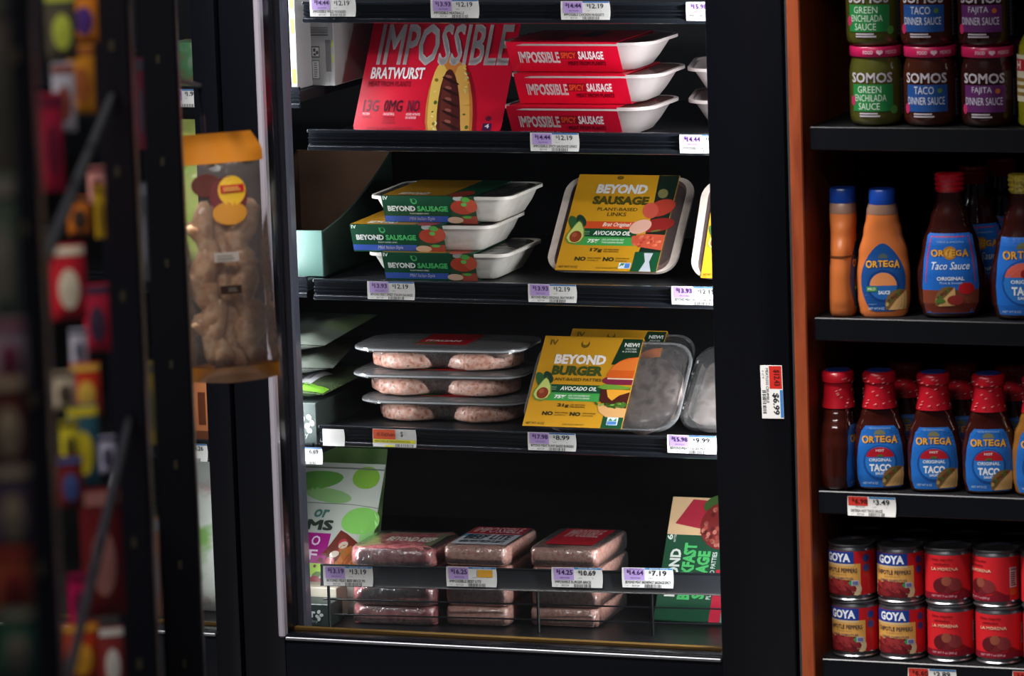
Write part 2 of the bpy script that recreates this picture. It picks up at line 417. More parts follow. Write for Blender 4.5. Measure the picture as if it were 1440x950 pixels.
def sleeve_mesh(x0, x1, d, h, flare, m, mb, th=0.0008, yoff=0.0):
    """card band round the tray: section in y-z, open at both x ends"""
    yt, yb = d/2 + .0015, d/2 - flare + .0015
    sec = [(-yb + yoff, -.0008), (-yt + yoff, h + .001), (yt + yoff, h + .001), (yb + yoff, -.0008)]
    inn = [(-yb + th + yoff, 0), (-yt + th + yoff, h + .0003), (yt - th + yoff, h + .0003), (yb - th + yoff, 0)]
    b = MB(); v = []
    for x in (x0, x1):
        v += [(x, y, z) for y, z in sec] + [(x, y, z) for y, z in inn]
    f = []
    for k in range(4):
        n = (k + 1) % 4
        f += [[k, n, 8 + n, 8 + k], [4 + k, 12 + k, 12 + n, 4 + n], [k, 4 + k, 4 + n, n], [8 + k, 8 + n, 12 + n, 12 + k]]
    mm = [mb if i // 4 == 1 else m for i in range(16)]
    for i, ff in enumerate(f): b.add([v[j] for j in ff], [[0, 1, 2, 3]], m)
    return b
def front_slope(d, h, flare, x0=0.0):
    """maps (u, v) in metres, v up the sloping front card, v=0 bottom"""
    L = math.hypot(flare, h); ny, nz = -h/L, -flare/L
    return (lambda u, v, w: (x0 + u, -(d/2 - flare + .0015) - flare*v/L + ny*w, -.0008 + (h + .0018)*v/L + nz*w)), L

RED, REDD = 'd8062e', '7d0620'
def impossible_tray(cx, y, z, rot, label):
    w, d, h, fl_ = 0.205, 0.150, 0.0385, 0.024
    t = thing('sausage_tray', label, 'packaged sausage', (cx, y + d/2, z), (0, 0, rot), 'red sleeved sausage trays')
    tray_mesh(w, d, h, CLEARW, fl_, .035, shell=False).build('tray', t)
    MB().loft([rr(w - .012, d - .012, .03, h - .0015, n=6), rr(w - .012, d - .012, .03, h - .0005, n=6)], clear('lid_film_dark', .1, .1, 'c8a8a8', .25, '8a5a52')).build('lid_film', t)
    for i in range(4):
        s_ = MB(); s_.loft([se(.0135*k, .0135*k, 2, zz, 10) for zz, k in ((-.042, .3), (-.038, .85), (-.02, 1), (.02, 1), (.038, .85), (.042, .3))], SAUS)
        o = s_.build('sausage_link', t); o.rotation_euler = (rad(90), 0, 0); o.location = (-.054 + .036*i, 0, .018)
    sw = 0.150; x0 = -w/2 + .012
    sl = sleeve_mesh(x0, x0 + sw, d, h, fl_, mat(RED, .35, 0, .3), mat('efe8e6')).build('sleeve', t, 20)
    fn, L = front_slope(d, h, fl_, x0); p = Pr()
    p.txt('IMPOSSIBLE', .014, L*.30, .069, L*.68, 'f4eef0', bold=.03); p.rect(.069, L*.42, .094, L*.70, 'a3061f')
    p.txt('SPICY', .071, L*.46, .092, L*.66, 'f0532c', bold=.03, shear=.1); p.txt('SAUSAGE', .0945, L*.42, .129, L*.70, 'f4eef0', bold=.035, shear=.1)
    p.txt('MEAT FROM PLANTS', .079, L*.22, .130, L*.36, REDD, bold=.03, shear=.1)
    p.build('lettering', sl, fn, rough=.35, coat=.3)
    q = Pr(); q.rect(.075, -.01, .10, .06, '3a1430').txt('SPICY', .03, -.05, .07, .05, REDD, rot=90)
    q.build('lettering', sl, lambda u, v, k: (x0 + u, v, h + .0011 + k), rough=.35, coat=.3)
    return t
for i, (px, yy, dz, dr) in enumerate(((712, .035, 2, .8), (721, .035, 1, 2.0), (710, .03, 0, .5))):
    X = at(px, 110, yy).x - 0.012 + 0.1025
    impossible_tray(X, yy, D2 + .0012 + dz*.0412, rad(dr), ('red sleeved spicy sausage tray at the top of the three-tray stack', 'red sleeved spicy sausage tray in the middle of the three-tray stack', 'red sleeved spicy sausage tray at the bottom, on the shelf deck')[2 - dz if dz != 1 else 1])
# another tray end showing behind the stack
t = thing('sausage_tray', 'pale see-through sausage tray half hidden beyond the red trays by the door post', 'packaged sausage', (at(1010, 150, .13).x + .03, .20, D2 + .001), (0, 0, rad(14)))
for k in range(2):
    o = tray_mesh(.17, .17, .040, CLEARW, .024, .035, shell=False).build('tray', t); o.location.z = k*.041
    o2 = MB().box(-.05, .05, -.086, .086, .0405, .0415, mat(RED, .4), .0003).build('sleeve', t); o2.location.z = k*.041

GRN, GRNL, YEL = '0c4a30', '4fbf6a', 'd8a015'
def beyond_tray(px, py, y, z, rot, x0, label):
    w, d, h, fl_ = 0.195, 0.155, 0.0358, 0.015
    X = at(px, py, y).x - x0
    t = thing('sausage_tray', label, 'packaged sausage', (X, y + d/2, z), (0, 0, rot), 'white sausage trays with green sleeves')
    tray_mesh(w, d, h, PULP, fl_ + .002, .020, bumps=.006, rim=.004).build('tray', t)
    for i in range(4):
        s_ = MB(); s_.loft([se(.0135*k, .0135*k, 2, zz, 10) for zz, k in ((-.056, .3), (-.05, .85), (-.03, 1), (.03, 1), (.05, .85), (.056, .3))], SAUS)
        o = s_.build('sausage_link', t); o.rotation_euler = (rad(90), 0, 0); o.location = (-.057 + .038*i, 0, .0195)
    MB().loft([rr(w - .010, d - .010, .03, h - .0015, n=6), rr(w - .010, d - .010, .03, h - .0005, n=6)], FILM).build('lid_film', t)
    sw = 0.127
    sl = sleeve_mesh(x0, x0 + sw, d + .002, h, fl_, mat(GRN, .4, 0, .2), mat(YEL)).build('sleeve', t, 20)
    fn, L = front_slope(d + .002, h, fl_, x0); p = Pr()
    p.txt('IV', .002, L*.86, .009, L*.99, 'd8e8dc', bold=.03)
    p.ell(.044, L*.80, .0042, .0040, GRNL).ell(.044, L*.82, .0026, .0028, GRN, 3).poly([(.0395, L*.80), (.0395, L*.92), (.043, L*.84)], GRNL, 3)
    p.txt('BEYOND', .0065, L*.44, .0445, L*.64, 'e6ece6', bold=.045); p.txt('SAUSAGE', .047, L*.44, .089, L*.64, GRNL, bold=.045)
    p.txt('PLANT-BASED LINKS', .036, L*.335, .062, L*.385, 'dfe8df', bold=.01)
    p.rect(0, L*.05, .088, L*.26, '3a5bb4'); p.txt('Mild Italian-Style', .034, L*.08, .069, L*.24, 'e6e6f0', bold=.01, shear=.35)
    # printed tomato, onion and basil
    p.poly([(.088, 0), (.127, 0), (.127, L), (.100, L)], '2c4a30'); p.ell(.110, L*.60, .017, L*.26, 'b8432c', 3).ell(.121, L*.66, .009, L*.24, 'c8553c', 4)
    p.ell(.106, L*.92, .008, L*.09, 'c8ccc4', 3); p.ell(.115, L*.88, .006, L*.10, '5cae4a', 5).ell(.112, L*.70, .004, L*.07, '6cbe5a', 5)
    p.ell(.097, L*.13, .011, L*.12, 'dcb89a', 4).rect(.106, 0, .127, L*.28, 'a8483a', 3).ell(.114, L*.24, .006, L*.05, '5cae4a', 5)
    p.build('lettering', sl, fn, rough=.4, coat=.2)
    q = Pr(); q.rect(.0, -.077, .088, .077, 'a07414').rect(.088, -.077, .127, .077, GRN).txt('BEYOND', .02, -.07, .06, -.05, 'd8d4c8', bold=.04).ell(.105, -.06, .015, .03, '9a3a2a', 3)
    q.build('lettering', sl, lambda u, v, k: (x0 + u, v, h + .0011 + k), rough=.4)
    return t
beyond_tray(534.5, 276, .035, D3 + .001 + .0740, rad(2.5), -.078, 'white sausage tray with green sleeve at the top of the stack')
beyond_tray(490, 313, .026, D3 + .001 + .0370, rad(3), -.097, 'white sausage tray slid out leftwards in the middle of the stack, green sleeve')
beyond_tray(536, 358, .030, D3 + .001, rad(1.5), -.074, 'white sausage tray with green sleeve at the bottom of the stack')

# ---- packs leaning back with their face to the door
def lean_frame(name, label, cat, bl, tl, br, deck, y=None, group=None):
    B = atZ(*bl, deck + .011) if y is None else at(*bl, y)
    T = atX(*tl, B.x); Rr = at(*br, B.y)
    a = math.atan2(T.y - B.y, T.z - B.z); hgt = math.hypot(T.y - B.y, T.z - B.z)
    t = thing(name, label, cat, B, (-a, 0, 0), group)
    return t, Rr.x - B.x, hgt, a
def lay_tray(b, w, h, th, y0=0.0, x0=0.0, z0=0.0):
    """turn a tray mesh so that its opening faces -Y, its lower edge at z0"""
    b.v = [(x + x0 + w/2, y0 - z + th, y + z0 + h/2) for x, y, z in b.v]
    return b
# red bratwurst carton
t, w, h, a = lean_frame('bratwurst_carton', 'large red bratwurst carton sleeve leaning back, printed with a hot dog', 'packaged sausage', (489.5, 182), (517, 45), (698, 185), D2, y=.022)
h = .182
sl = MB(); sl.loft([rr(w - q*.6, h - q, .012, yy, w/2, h/2, n=4) for yy, q in ((0, 0), (.04, .056))], mat(RED, .3, 0, .35))
sl.v = [(x, z, y) for x, y, z in sl.v]
t.location.z = D2 + .003
t.location.y += .012
sl = sl.build('sleeve', t, 20)
k = h/172; p = Pr()
def bw(px, py):   # photograph-like layout of the face: u across 207 px, v up 150 px
    return px*w/207, .006 + py*(.158 - .006)/150
def bx(p, s, x0, y0, x1, y1, *aa, **kk):
    (u0, v0), (u1, v1) = bw(x0, y0), bw(x1, y1); p.txt(s, u0, v0, u1, v1, *aa, **kk)
bx(p, 'IMPOSSIBLE', 15, 92, 200, 152, 'd8d2d4', bold=.02)
bx(p, 'BRATWURST', 11, 72, 86, 89, 'f2ecee', bold=.03)
bx(p, 'MEAT FROM PLANTS', 10, 61, 70, 69, '8a0c26', bold=.02)
bx(p, '13G', 9, 25, 31, 42, '6a1430', bold=.02); bx(p, '0MG', 38, 25, 64, 42, '6a1430', bold=.02); bx(p, 'NO', 71, 25, 88, 42, '6a1430', bold=.03)
for (s_, x0, x1, y0) in (('PROTEIN', 10, 20, 20), ('CHOLESTEROL', 39, 55, 20), ('ADDED NITRATES', 71, 91, 20), ('OR NITRITES', 71, 86, 15)): bx(p, s_, x0, y0, x1, y0 + 3.5, 'f2e4e6', bold=.01)
for (s_, x0, x1, y0) in (('PER SERVING', 10, 24, 15.5), ('PER SERVING', 40, 56, 15.5), ('14G TOTAL FAT', 40, 56, 11.5), ('6G SATURATED', 40, 59, 7.5)): bx(p, s_, x0, y0, x1, y0 + 3, '7a0a26', bold=.0)
bx(p, 'SEE NUTRITION PANEL FOR FAT AND SODIUM CONTENT', 20, 0, 85, 3, '6a1430', bold=0)
def ellb(cx, cy, rx, ry, c, L, rot=0):
    u, v = bw(cx, cy); p.ell(u, v, rx*w/207, ry*.152/150, c, L, rot, 24)
ellb(138, 12, 33, 92, '9c0320', 2, 9); ellb(132, 16, 33, 90, 'd08038', 3, 9); ellb(120, 12, 17, 84, 'ecc25c', 4, 9); ellb(147, 14, 14, 80, 'e4ac54', 4, 9)
ellb(133, 6, 16.5, 82, '4e1a16', 5, 9); ellb(129, 6, 8, 76, '64281e', 6, 9)
for i in range(6): ellb(138 - i*2.6, -10 + i*16, 14, 2.0, '2c0d0c', 7, -24); ellb(134 - i*2.6, -4 + i*16, 5, 2.0, '96584c', 7, -16)
rn = random.Random(4)
for i in range(34):
    sx = rn.choice((-1, 1)); yy = rn.uniform(-8, 95)
    ellb(136 + sx*rn.uniform(18, 25) - yy*.16, yy, rn.uniform(1, 2.6), rn.uniform(1, 3), rn.choice(('f0d878', 'e8c050', 'f4e6a0', '8a6a20', '4a6a20')), 7, rn.uniform(0, 90))
ellb(187, 17, 4, 3.5, '6a1430', 3); (u0, v0), (u1, v1) = bw(181, 0), bw(193, 10); p.rect(u0, v0, u1, v1, '3a1a4a', 3); bx(p, '4', 184, 3, 190, 9, 'f2ecee', 5)
for it in list(p.items):   # keep the print inside the carton face
    pass
def clipface(u, v, q): return (min(max(u, .002), w - .002), -q - .0001, min(max(v, .002), h - .002))
p.build('lettering', sl, clipface, rough=.3, coat=.35)

def avocado(p, cu, cv, s):
    p.ell(cu - .006*s, cv + .016*s, .007*s, .016*s, '2f5a30', 6, 30); p.ell(cu + .004*s, cv + .022*s, .006*s, .012*s, '1e3a2c', 7, 35)
    p.poly([(cu + s*x, cv + s*y) for x, y in ((-.014, -.010), (-.008, -.018), (.002, -.020), (.011, -.016), (.015, -.006), (.012, .008), (.006, .020), (.001, .024), (-.003, .018), (-.009, .006), (-.013, -.002))], '6c8a34', 7)
    p.poly([(cu + s*x*.86, cv + s*(y*.86)) for x, y in ((-.014, -.010), (-.008, -.018), (.002, -.020), (.011, -.016), (.015, -.006), (.012, .008), (.006, .020), (.001, .024), (-.003, .018), (-.009, .006), (-.013, -.002))], 'c3cf74', 8)
    p.ell(cu + .001*s, cv - .006*s, .009*s, .010*s, '8a3a20', 9); p.ell(cu - .001*s, cv - .003*s, .004*s, .004*s, 'a85a3a', 10)
def yellow_print(w, h, burger):
    """face of the mustard sleeves; w, h of the card"""
    p = Pr(0.0001)
    T = lambda s, x0, y0, x1, y1, c, **k: p.txt(s, x0*w, y0*h, x1*w, y1*h, c, **k)
    p.rect(0, 0, w, h, 'c8901c', 1)
    if burger:
        T('IV', .07, .90, .15, .96, '6a5210', bold=.04)
        p.ell(.43*w, .92*h, .045*w, .045*h, '6a5210', 3).ell(.43*w, .94*h, .03*w, .032*h, 'c8901c', 4)
        T('BEYOND', .16, .69, .68, .80, 'ece4dc', bold=.05); T('BURGER', .16, .565, .68, .675, '3c4a1c', bold=.06)
        T('PLANT-BASED PATTIES', .16, .505, .68, .54, '4a3c14', bold=.02)
    else:
        p.ell(.42*w, .97*h, .035*w, .02*h, '6a5210', 3)
        T('BEYOND', .21, .80, .72, .90, 'd8d4d0', bold=.05, shear=.1); T('SAUSAGE', .20, .685, .76, .775, '4a4416', bold=.06)
        T('PLANT-BASED', .27, .62, .67, .655, '4a3c14', bold=.02); T('LINKS', .38, .565, .57, .605, '4a3c14', bold=.02)
        p.rect(.08*w, .435*h, .70*w, .51*h, 'cc4a22', 2); T('Brat Original', .36, .445, .64, .50, 'f0e2d8', bold=.015, shear=.35)
    a1, a2 = (.345, .455) if burger else (.345, .43)
    p.rect(.10*w, (.375 if burger else .345)*h, .72*w, (.465 if burger else .435)*h, '16482a', 3); y0 = .40 if burger else .365
    T('AVOCADO OIL', .29, y0, .66, y0 + .045, 'f0f0e8', bold=.03, shear=.15); T('MADE', .20, y0 + .025, .25, y0 + .04, '9ac49a', bold=0); T('WITH', .20, y0, .25, y0 + .015, '9ac49a', bold=0)
    y1 = .285 if burger else .26
    p.rect(.14*w, y1*h, .72*w, (y1 + .09)*h, '3f9c48', 3); T('75%', .25, y1 + .025, .37, y1 + .065, 'f0f0e8', bold=.04, shear=.15)
    T('LESS SATURATED FAT', .39, y1 + .05, .61, y1 + .068, 'e8f0e4', bold=.01); T('THAN LEADING BRAND', .39, y1 + .022, .61, y1 + .04, 'e8f0e4', bold=.01)
    T('21g' if burger else '17g', .30, y1 - .075, .42, y1 - .03, '3c3412', bold=.05); T('OF PROTEIN', .435, y1 - .05, .585, y1 - .035, '4a3c14', bold=.02); T('PER SERVING', .435, y1 - .072, .585, y1 - .057, '4a3c14', bold=.02)
    for x in (.17, .45):
        T('NO', x, y1 - .165, x + .11, y1 - .12, '2f3214', bold=.06); T('ADDED HORMONES', x + .125, y1 - .14, x + .26, y1 - .125, '4a3c14', bold=.01); T('OR ANTIBIOTICS', x + .125, y1 - .165, x + .24, y1 - .15, '4a3c14', bold=.01)
    T('NET WT 14 OZ', .03, .02, .22, .045, '5a4812', bold=.02); T('KEEP REFRIGERATED', .40, .02, .62, .035, '5a4812', bold=0)
    avocado(p, .115*w, (.40 if burger else .38)*h, w/.152)
    if burger:
        p.poly([(.80*w, .99*h), (w, .99*h), (w, .70*h), (.74*w, .70*h)], '13321e', 2)
        T('NEW!', .83, .90, .98, .945, 'e0e4dc', bold=.04); T('MEATIER', .85, .865, .96, .885, 'd0d4cc', bold=.02); T('& JUICIER', .82, .835, .97, .855, 'd0d4cc', bold=.02)
        p.rect(.79*w, 0, w, .14*h, '134a2c', 2); p.rect(.84*w, .035*h, .95*w, .12*h, 'dde4ee', 4).rect(.845*w, .04*h, .94*w, .075*h, '4a7cc0', 5).poly([(.85*w, .08*h), (.87*w, .11*h), (.90*w, .08*h), (.93*w, .115*h), (.935*w, .08*h)], '3c8a5a', 5)
        # printed burger
        p.poly([(.72*w + .30*w*x, .55*h + .24*h*y) for x, y in ((0, 0), (.03, .25), (.14, .55), (.35, .80), (.6, .94), (.93, 1), (.93, 0))], 'd05a1c', 5)
        p.poly([(.72*w + .30*w*x, .62*h + .17*h*y) for x, y in ((.10, .1), (.2, .45), (.45, .75), (.93, .95), (.93, .1))], 'e0742c', 6)
        p.poly([(.69*w, .53*h), (.72*w, .555*h), (w, .545*h), (w, .48*h), (.76*w, .475*h), (.70*w, .50*h)], '7a1f3c', 6); p.rect(.74*w, .535*h, w, .55*h, 'e8c8a8', 7)
        p.poly([(.66*w, .445*h), (.72*w, .48*h), (.85*w, .475*h), (w, .45*h), (w, .42*h), (.72*w, .425*h)], '6c9a34', 7)
        p.poly([(.70*w, .43*h), (w, .44*h), (w, .22*h), (.78*w, .24*h), (.71*w, .30*h)], '4a1a14', 5); p.poly([(.76*w, .42*h), (w, .44*h), (w, .40*h), (.90*w, .36*h), (.84*w, .30*h), (.79*w, .34*h)], 'e8a030', 7)
        rn = random.Random(3)
        p.poly([(.70*w, .26*h), (w, .24*h), (w, .12*h), (.82*w, .12*h), (.74*w, .17*h)], 'd8a468', 5)
        for i in range(16): p.ell((.67 + .32*rn.random())*w, (.22 + .06*rn.random())*h, .028*w, .012*h, rn.choice(('4c7a2c', '7aa848', '38641f')), 8, rn.uniform(-40, 40), 8)
    else:
        p.poly([(.80*w, h), (w, h), (w, 0), (.74*w, 0), (.79*w, .24*h), (.82*w, .55*h)], '16261c', 2); p.rect(.75*w, 0, w, .20*h, '124a2c', 3)
        p.poly([(.83*w, 0), (.95*w, 0), (.91*w, .10*h), (.93*w, .19*h), (.84*w, .19*h), (.87*w, .10*h)], 'b8bcc4', 4)
        p.ell(.90*w, .66*h, .14*w, .085*h, 'a8382a', 5, 25); p.ell(.80*w, .63*h, .075*w, .085*h, 'c05040', 6, 25)
        p.ell(.90*w, .48*h, .17*w, .07*h, '8e2420', 5, 12); p.ell(.74*w, .46*h, .11*w, .07*h, 'dca894', 7, 25); p.ell(.88*w, .81*h, .05*w, .05*h, '7a7448', 4, 30)
        p.poly([(.68*w, .36*h), (.80*w, .385*h), (w, .38*h), (w, .22*h), (.78*w, .25*h), (.69*w, .29*h)], 'c8523a', 6)
        rn = random.Random(8)
        for i in range(18): p.ell((.71 + .27*rn.random())*w, (.26 + .10*rn.random())*h, .018*w, .013*h, rn.choice(('e08a64', 'b03a2c', 'd86a4c')), 7, rn.uniform(0, 90), 8)
        p.ell(.90*w, .42*h, .05*w, .008*h, '5a7a34', 8, 15); p.rect(.62*w, .025*h, .735*w, .085*h, 'dde4ee', 4).rect(.68*w, .03*h, .73*w, .08*h, '4a7cc0', 5).poly([(.625*w, .04*h), (.64*w, .08*h), (.66*w, .05*h), (.68*w, .08*h)], '3c8a5a', 5)
    return p
def yellow_pack(label, bl, tl, br, deck, burger, extL, extR, y=None, group=None):
    t, w, h, a = lean_frame('burger_pack' if burger else 'sausage_pack', label, 'packaged burger' if burger else 'packaged sausage', bl, tl, br, deck, y, group)
    t.location += Vector((0, .002, .0005))
    W2 = w + extL + extR; th = .034
    # white pulp or clear tray behind the card, opening to the front
    if burger:
        lay_tray(tray_mesh(W2, h*.97, th, CLEAR, .016, .03, .006, shell=False), W2, h*.97, th, .001, -extL, .001).build('tray', t)
        MB().loft([[(x, yy, z) for x, z, _ in rr(W2*k_, h*.97*k_, .03, 0, -extL + W2/2, h*.485, n=6)] for yy, k_ in ((.004, 1.002), (0, 1.002), (-.0004, .975), (.001, .965))], clear('rim_plastic2', .06, .12, 'ffffff', .16, 'd4d6d8', .5, 90), False, False).build('rim', t, 60)
        for cx in (.27, .73):
            b = MB(); rn = random.Random(int(cx*10)); n = 22
            R0 = W2*.235
            ph = [rn.uniform(.93, 1.05) for _ in range(n)]
            b.loft([[( -extL + W2*cx + R0*kk*ph[i]*math.cos(2*math.pi*i/n), yy, h*.48 + h*.40*kk*ph[i]*math.sin(2*math.pi*i/n)) for i in range(n)] for yy, kk in ((.030, .9), (.026, 1), (.012, 1), (.007, .9), (.0055, .5))],
                   speck('frosted_patty', ('4c3c3a', '84706c', 'b8a6a0', '6a5652'), 30, .5, .6, 1.0))
            b.build('patty', t, 50)
        MB().loft([[(x, .0008, z) for x, z, _ in rr(W2 - .012, h*.95, .025, 0, -extL + W2/2, h*.485, n=5)], [(x, .0014, z) for x, z, _ in rr(W2 - .012, h*.95, .025, 0, -extL + W2/2, h*.485, n=5)]], FILM).build('lid_film', t)
    else:
        lay_tray(tray_mesh(W2, h*.99, th, speck('moulded_beige_tray', ('b3a59b', 'c4b7ad'), 60, 0.55, 0.1, 0.15), .014, .026, .010, .004), W2, h*.99, th, .001, -extL, .001).build('tray', t)
        for i in range(4):
            s_ = MB(); s_.loft([se(.0125*k, .0125*k, 2, zz, 10) for zz, k in ((-.055, .3), (-.05, .85), (-.02, 1), (.02, 1), (.05, .85), (.055, .3))], speck('sausage_brown', ('4e3430', '664844'), 30, .4, .3))
            o = s_.build('sausage_link', t); o.location = (-extL + .03 + (W2 - .06)*i/3, .017, h*.5)
        MB().loft([[(x, yy, z) for x, z, _ in rr(W2 - .020, h*.95, .02, 0, -extL + W2/2, h*.49, n=5)] for yy in (.0008, .0014)], clear('grey_film', .08, .12, 'b8a8a8', .30, '7a6866', .4, 30)).build('lid_film', t)
    b = MB().box(0, w, -.0016, -.0004, 0, h, mat('c8901c', .35), .0003)
    b.box(0, w, -.001, .013, h, h + .001, mat('c8901c', .35))
    sl = b.build('sleeve', t)
    yellow_print(w, h, burger).build('lettering', sl, FRONT(-.0017), rough=.35)
    return t
yellow_pack('mustard sausage pack leaning beside the stack of white trays, avocado printed on it', (780, 381), (815, 247), (922, 384), D3, False, .016, .024)
yellow_pack('mustard sausage pack cut off by the right door post', (985, 392), (1006, 252), (1090, 396), D3, False, .017, .02)
yellow_pack('mustard burger pack with a printed burger, leaning beside the clear patty trays', (734, 600), (767, 474), (873, 603), D4, True, .004, .072)
# the pack behind the burger pack and the clear tray beside it
t2, w2, h2, a2 = lean_frame('meatball_tray', 'clear plastic tray of pale frosted meat half hidden by the right door post', 'packaged meat', (949, 603), (984, 485), (1070, 606), D4)
lay_tray(tray_mesh(w2 + .01, h2, .036, CLEAR, .014, .03, .008, shell=False), w2 + .01, h2, .036, 0, 0, .001).build('tray', t2)
b = MB(); b.loft([[(x, yy, z) for x, z, _ in rr(w2*k_, h2*.86*k_, .02, 0, w2/2 + .008, h2*.5, n=5)] for yy, k_ in ((.03, .8), (.026, .88), (.010, .9), (.006, .84))], speck('frosted_meat', ('a8948e', 'd4cac6', '8c7872'), 26, .45, .4, .5)).build('meat_block', t2, 50)
b = MB().loft([[(x, yy, z) for x, z, _ in rr(w2, h2*.96, .025, 0, w2/2 + .005, h2*.5, n=5)] for yy in (-.0002, .0004)], FILM).build('lid_film', t2)
t3 = yellow_pack('mustard burger pack standing dimly behind the front burger pack', (772, 577), (805, 464), (906, 580), D4 + .006, True, .004, .045)

# ---- clear patty trays
MEAT = speck('ground_patty', ('84463a', 'd89c88', 'e8c0b0', '6a342a'), 140, .45, .3, .8, 6, lo=.25, hi=.75)
def patty_tray(pxl, pxr, y, z, label, dr):
    xl, xr = at(pxl, 500, y).x, at(pxr, 500, y).x; w = xr - xl; d, h = .118, .0285
    t = thing('patty_tray', label, 'packaged burger', ((xl + xr)/2, y + d/2, z), (0, 0, rad(dr)), 'clear patty trays')
    tray_mesh(w*.985 - .008, d, h, clear('ribbed_clear_plastic', .05, .10, 'fbfdfd', .05, 'e8e8ea', 1.0, 90), .012, .03, .012, shell=False, bumps=.010, nb=4).build('tray', t)
    MB().loft([rr(w*.985 + .001, d + .005, .0325, h - .0018, n=6), rr(w*.985 + .001, d + .005, .0325, h + .0004, n=6)], clear('rim_plastic', .10, .15, 'ffffff', .45, 'd4d6d8', .5, 120), False, False).build('rim', t, 60)
    lid = MB().loft([rr(w*.985, d + .004, .032, h + .0005, n=6), rr(w*.985, d + .004, .032, h + .002, n=6), rr(w*.9, d*.9, .03, h + .0035, n=6), rr(w*.5, d*.5, .02, h + .0045, n=6)], clear('clear_lid', .07, .12, 'fbfdfd', .15, 'dcdcde', 1.0, 70)).build('lid', t, 50)
    lb = MB().box(-w*.14, w*.16, -d*.33, d*.36, h + .0048, h + .0054, mat('b8141e', .35, 0, .3), .0002).build('top_label', lid)
    q = Pr(); q.rect(-w*.14, -d*.33, -w*.02, -d*.25, '2c6a34'); q.txt('ITALIAN', -w*.10, -d*.20, w*.10, -d*.10, 'f0e8e4', bold=.03); q.build('lettering', lb, TOP(h + .0055))
    for s_ in (-1, 1):
        rn = random.Random(int(pxl)*3 + s_); n = 26; ph = [rn.uniform(.95, 1.04) for _ in range(n)]
        rx, ry = w*.215, d*.445
        b = MB(); b.loft([[(s_*w*.205 + rx*k_*ph[i]*math.cos(2*math.pi*i/n), ry*k_*ph[i]*math.sin(2*math.pi*i/n), zz) for i in range(n)] for zz, k_ in ((.001, .92), (.004, 1), (.013, 1.02), (.020, .98), (.0245, .86), (.0255, .4))], MEAT)
        b.build('patty', t, 60)
    return t
patty_tray(489, 727, .055, D4 + .001 + .0345*2, 'clear patty tray at the top of the three-tray stack', 3)
patty_tray(486, 725, .055, D4 + .001 + .0345, 'clear patty tray in the middle of the three-tray stack', 3.5)
patty_tray(496, 729, .055, D4 + .001, 'clear patty tray at the bottom of the stack, on the shelf deck', 2)

# ================================================================== lower bin with vacuum bricks
bl, brr = at(449, 826, -.012), at(1012, 828, 0)
BROT = rad(5.5)
Lb = (XRR - .05 - bl.x) / math.cos(BROT)
bin_ = thing('display_bin', 'low black bin with a front price rail and thin uprights at the case bottom', 'bin', (bl.x, bl.y + .008, DECK + .001), (0, 0, BROT))
zr = bl.z - DECK
prof = [(0, zr), (-.006, zr + .001), (-.0045, zr + .004), (-.0015, zr + .026), (-.003, zr + .0285), (0, zr + .0295)]
MB().xprofile(prof, 0, Lb, mat('1d1f22', .3, 0, .2)).build('price_rail', bin_, 20)
for x in (.008, Lb*.46, Lb*.70, Lb - .01):
    MB().tube([(x, .004, 0), (x, .004, zr + .004)], .0022, BLACK).build('upright', bin_)
for z in (zr*.30, zr*.66):
    MB().tube([(0.0, .005, z), (Lb, .005, z)], .0012, mat('17181b', .3)).build('cross_wire', bin_)

MINCE = speck('pink_mince', ('c47468', 'e0a494', 'ecc0b0', 'b4645a'), 150, .35, .8, .7, 6, lo=.25, hi=.75)
MINCE2 = speck('red_mince', ('84303a', 'a85058', 'c47c78', '701f28'), 90, .3, .9, .8, 5, lo=.25, hi=.75)
def brick_mesh(w, d, h, m, soft=0.0, seed=1):
    b = MB(); rn = random.Random(seed)
    rings = []
    for t, k in ((0, .93), (.08, .985), (.3, 1), (.7, 1), (.93, .985), (1, .95)):
        ring = rr(w*k, d*k, .008 + soft, h*t, n=4)
        pts = []
        for i, (x, y, z) in enumerate(ring):
            q = 1 + rn.uniform(-1, 1)*(.008 + soft*.9); pts.append((x*q, y*q, z + rn.uniform(-1, 1)*(.0006 + soft*.15)*(0 if t == 0 else 1)))
        rings.append(pts)
    top = [(x*.6, y*.6, h + soft*.2) for x, y, z in rings[-1]]
    b.loft(rings + [top], m); return b
WRAP = clear('shrink_film', .08, .20, 'ffffff', .03, 'ffffff', 1.0, 90)
def brick(name, label, fl_px, fr_px, zb, h, d, m, art, soft=0.0, seed=1, group=None, y=None, rz=None):
    a_, b_ = at(*fl_px, y), at(*fr_px, y)
    w = (b_ - a_).length
    t = thing(name, label, 'packaged meat', ((a_.x + b_.x)/2, y + d/2, zb), (0, 0, BROT*.35 if rz is None else rz), group)
    MB_ = brick_mesh(w, d, h, m, soft, seed).build('meat_block', t, 50)
    f = MB(); f.loft([rr(w*1.012*k, d*1.012*k, .010 + soft, h*tt + oo, n=4) for tt, k, oo in ((0, .94, -.0004), (.12, 1, 0), (.5, 1.01, 0), (.9, 1, 0), (1, .96, .0008))], WRAP, False, True)
    f.build('film_wrap', t, 60)
    if art:
        art(w, d).build('top_label', t, TOP(h + .0016), rough=.3, coat=.4)
    return t
def art_red(w, d):
    p = Pr(); p.rect(-w*.36, -d*.34, w*.36, d*.42, 'b81428'); p.txt('IMPOSSIBLE', -w*.24, d*.02, w*.26, d*.36, 'e8c8c8', bold=.0); p.txt('BURGER', -w*.20, -d*.14, w*.14, -d*.02, 'd82838', bold=.03)
    p.rect(-w*.36, -d*.34, w*.36, -d*.16, 'c81a2c', 2); return p
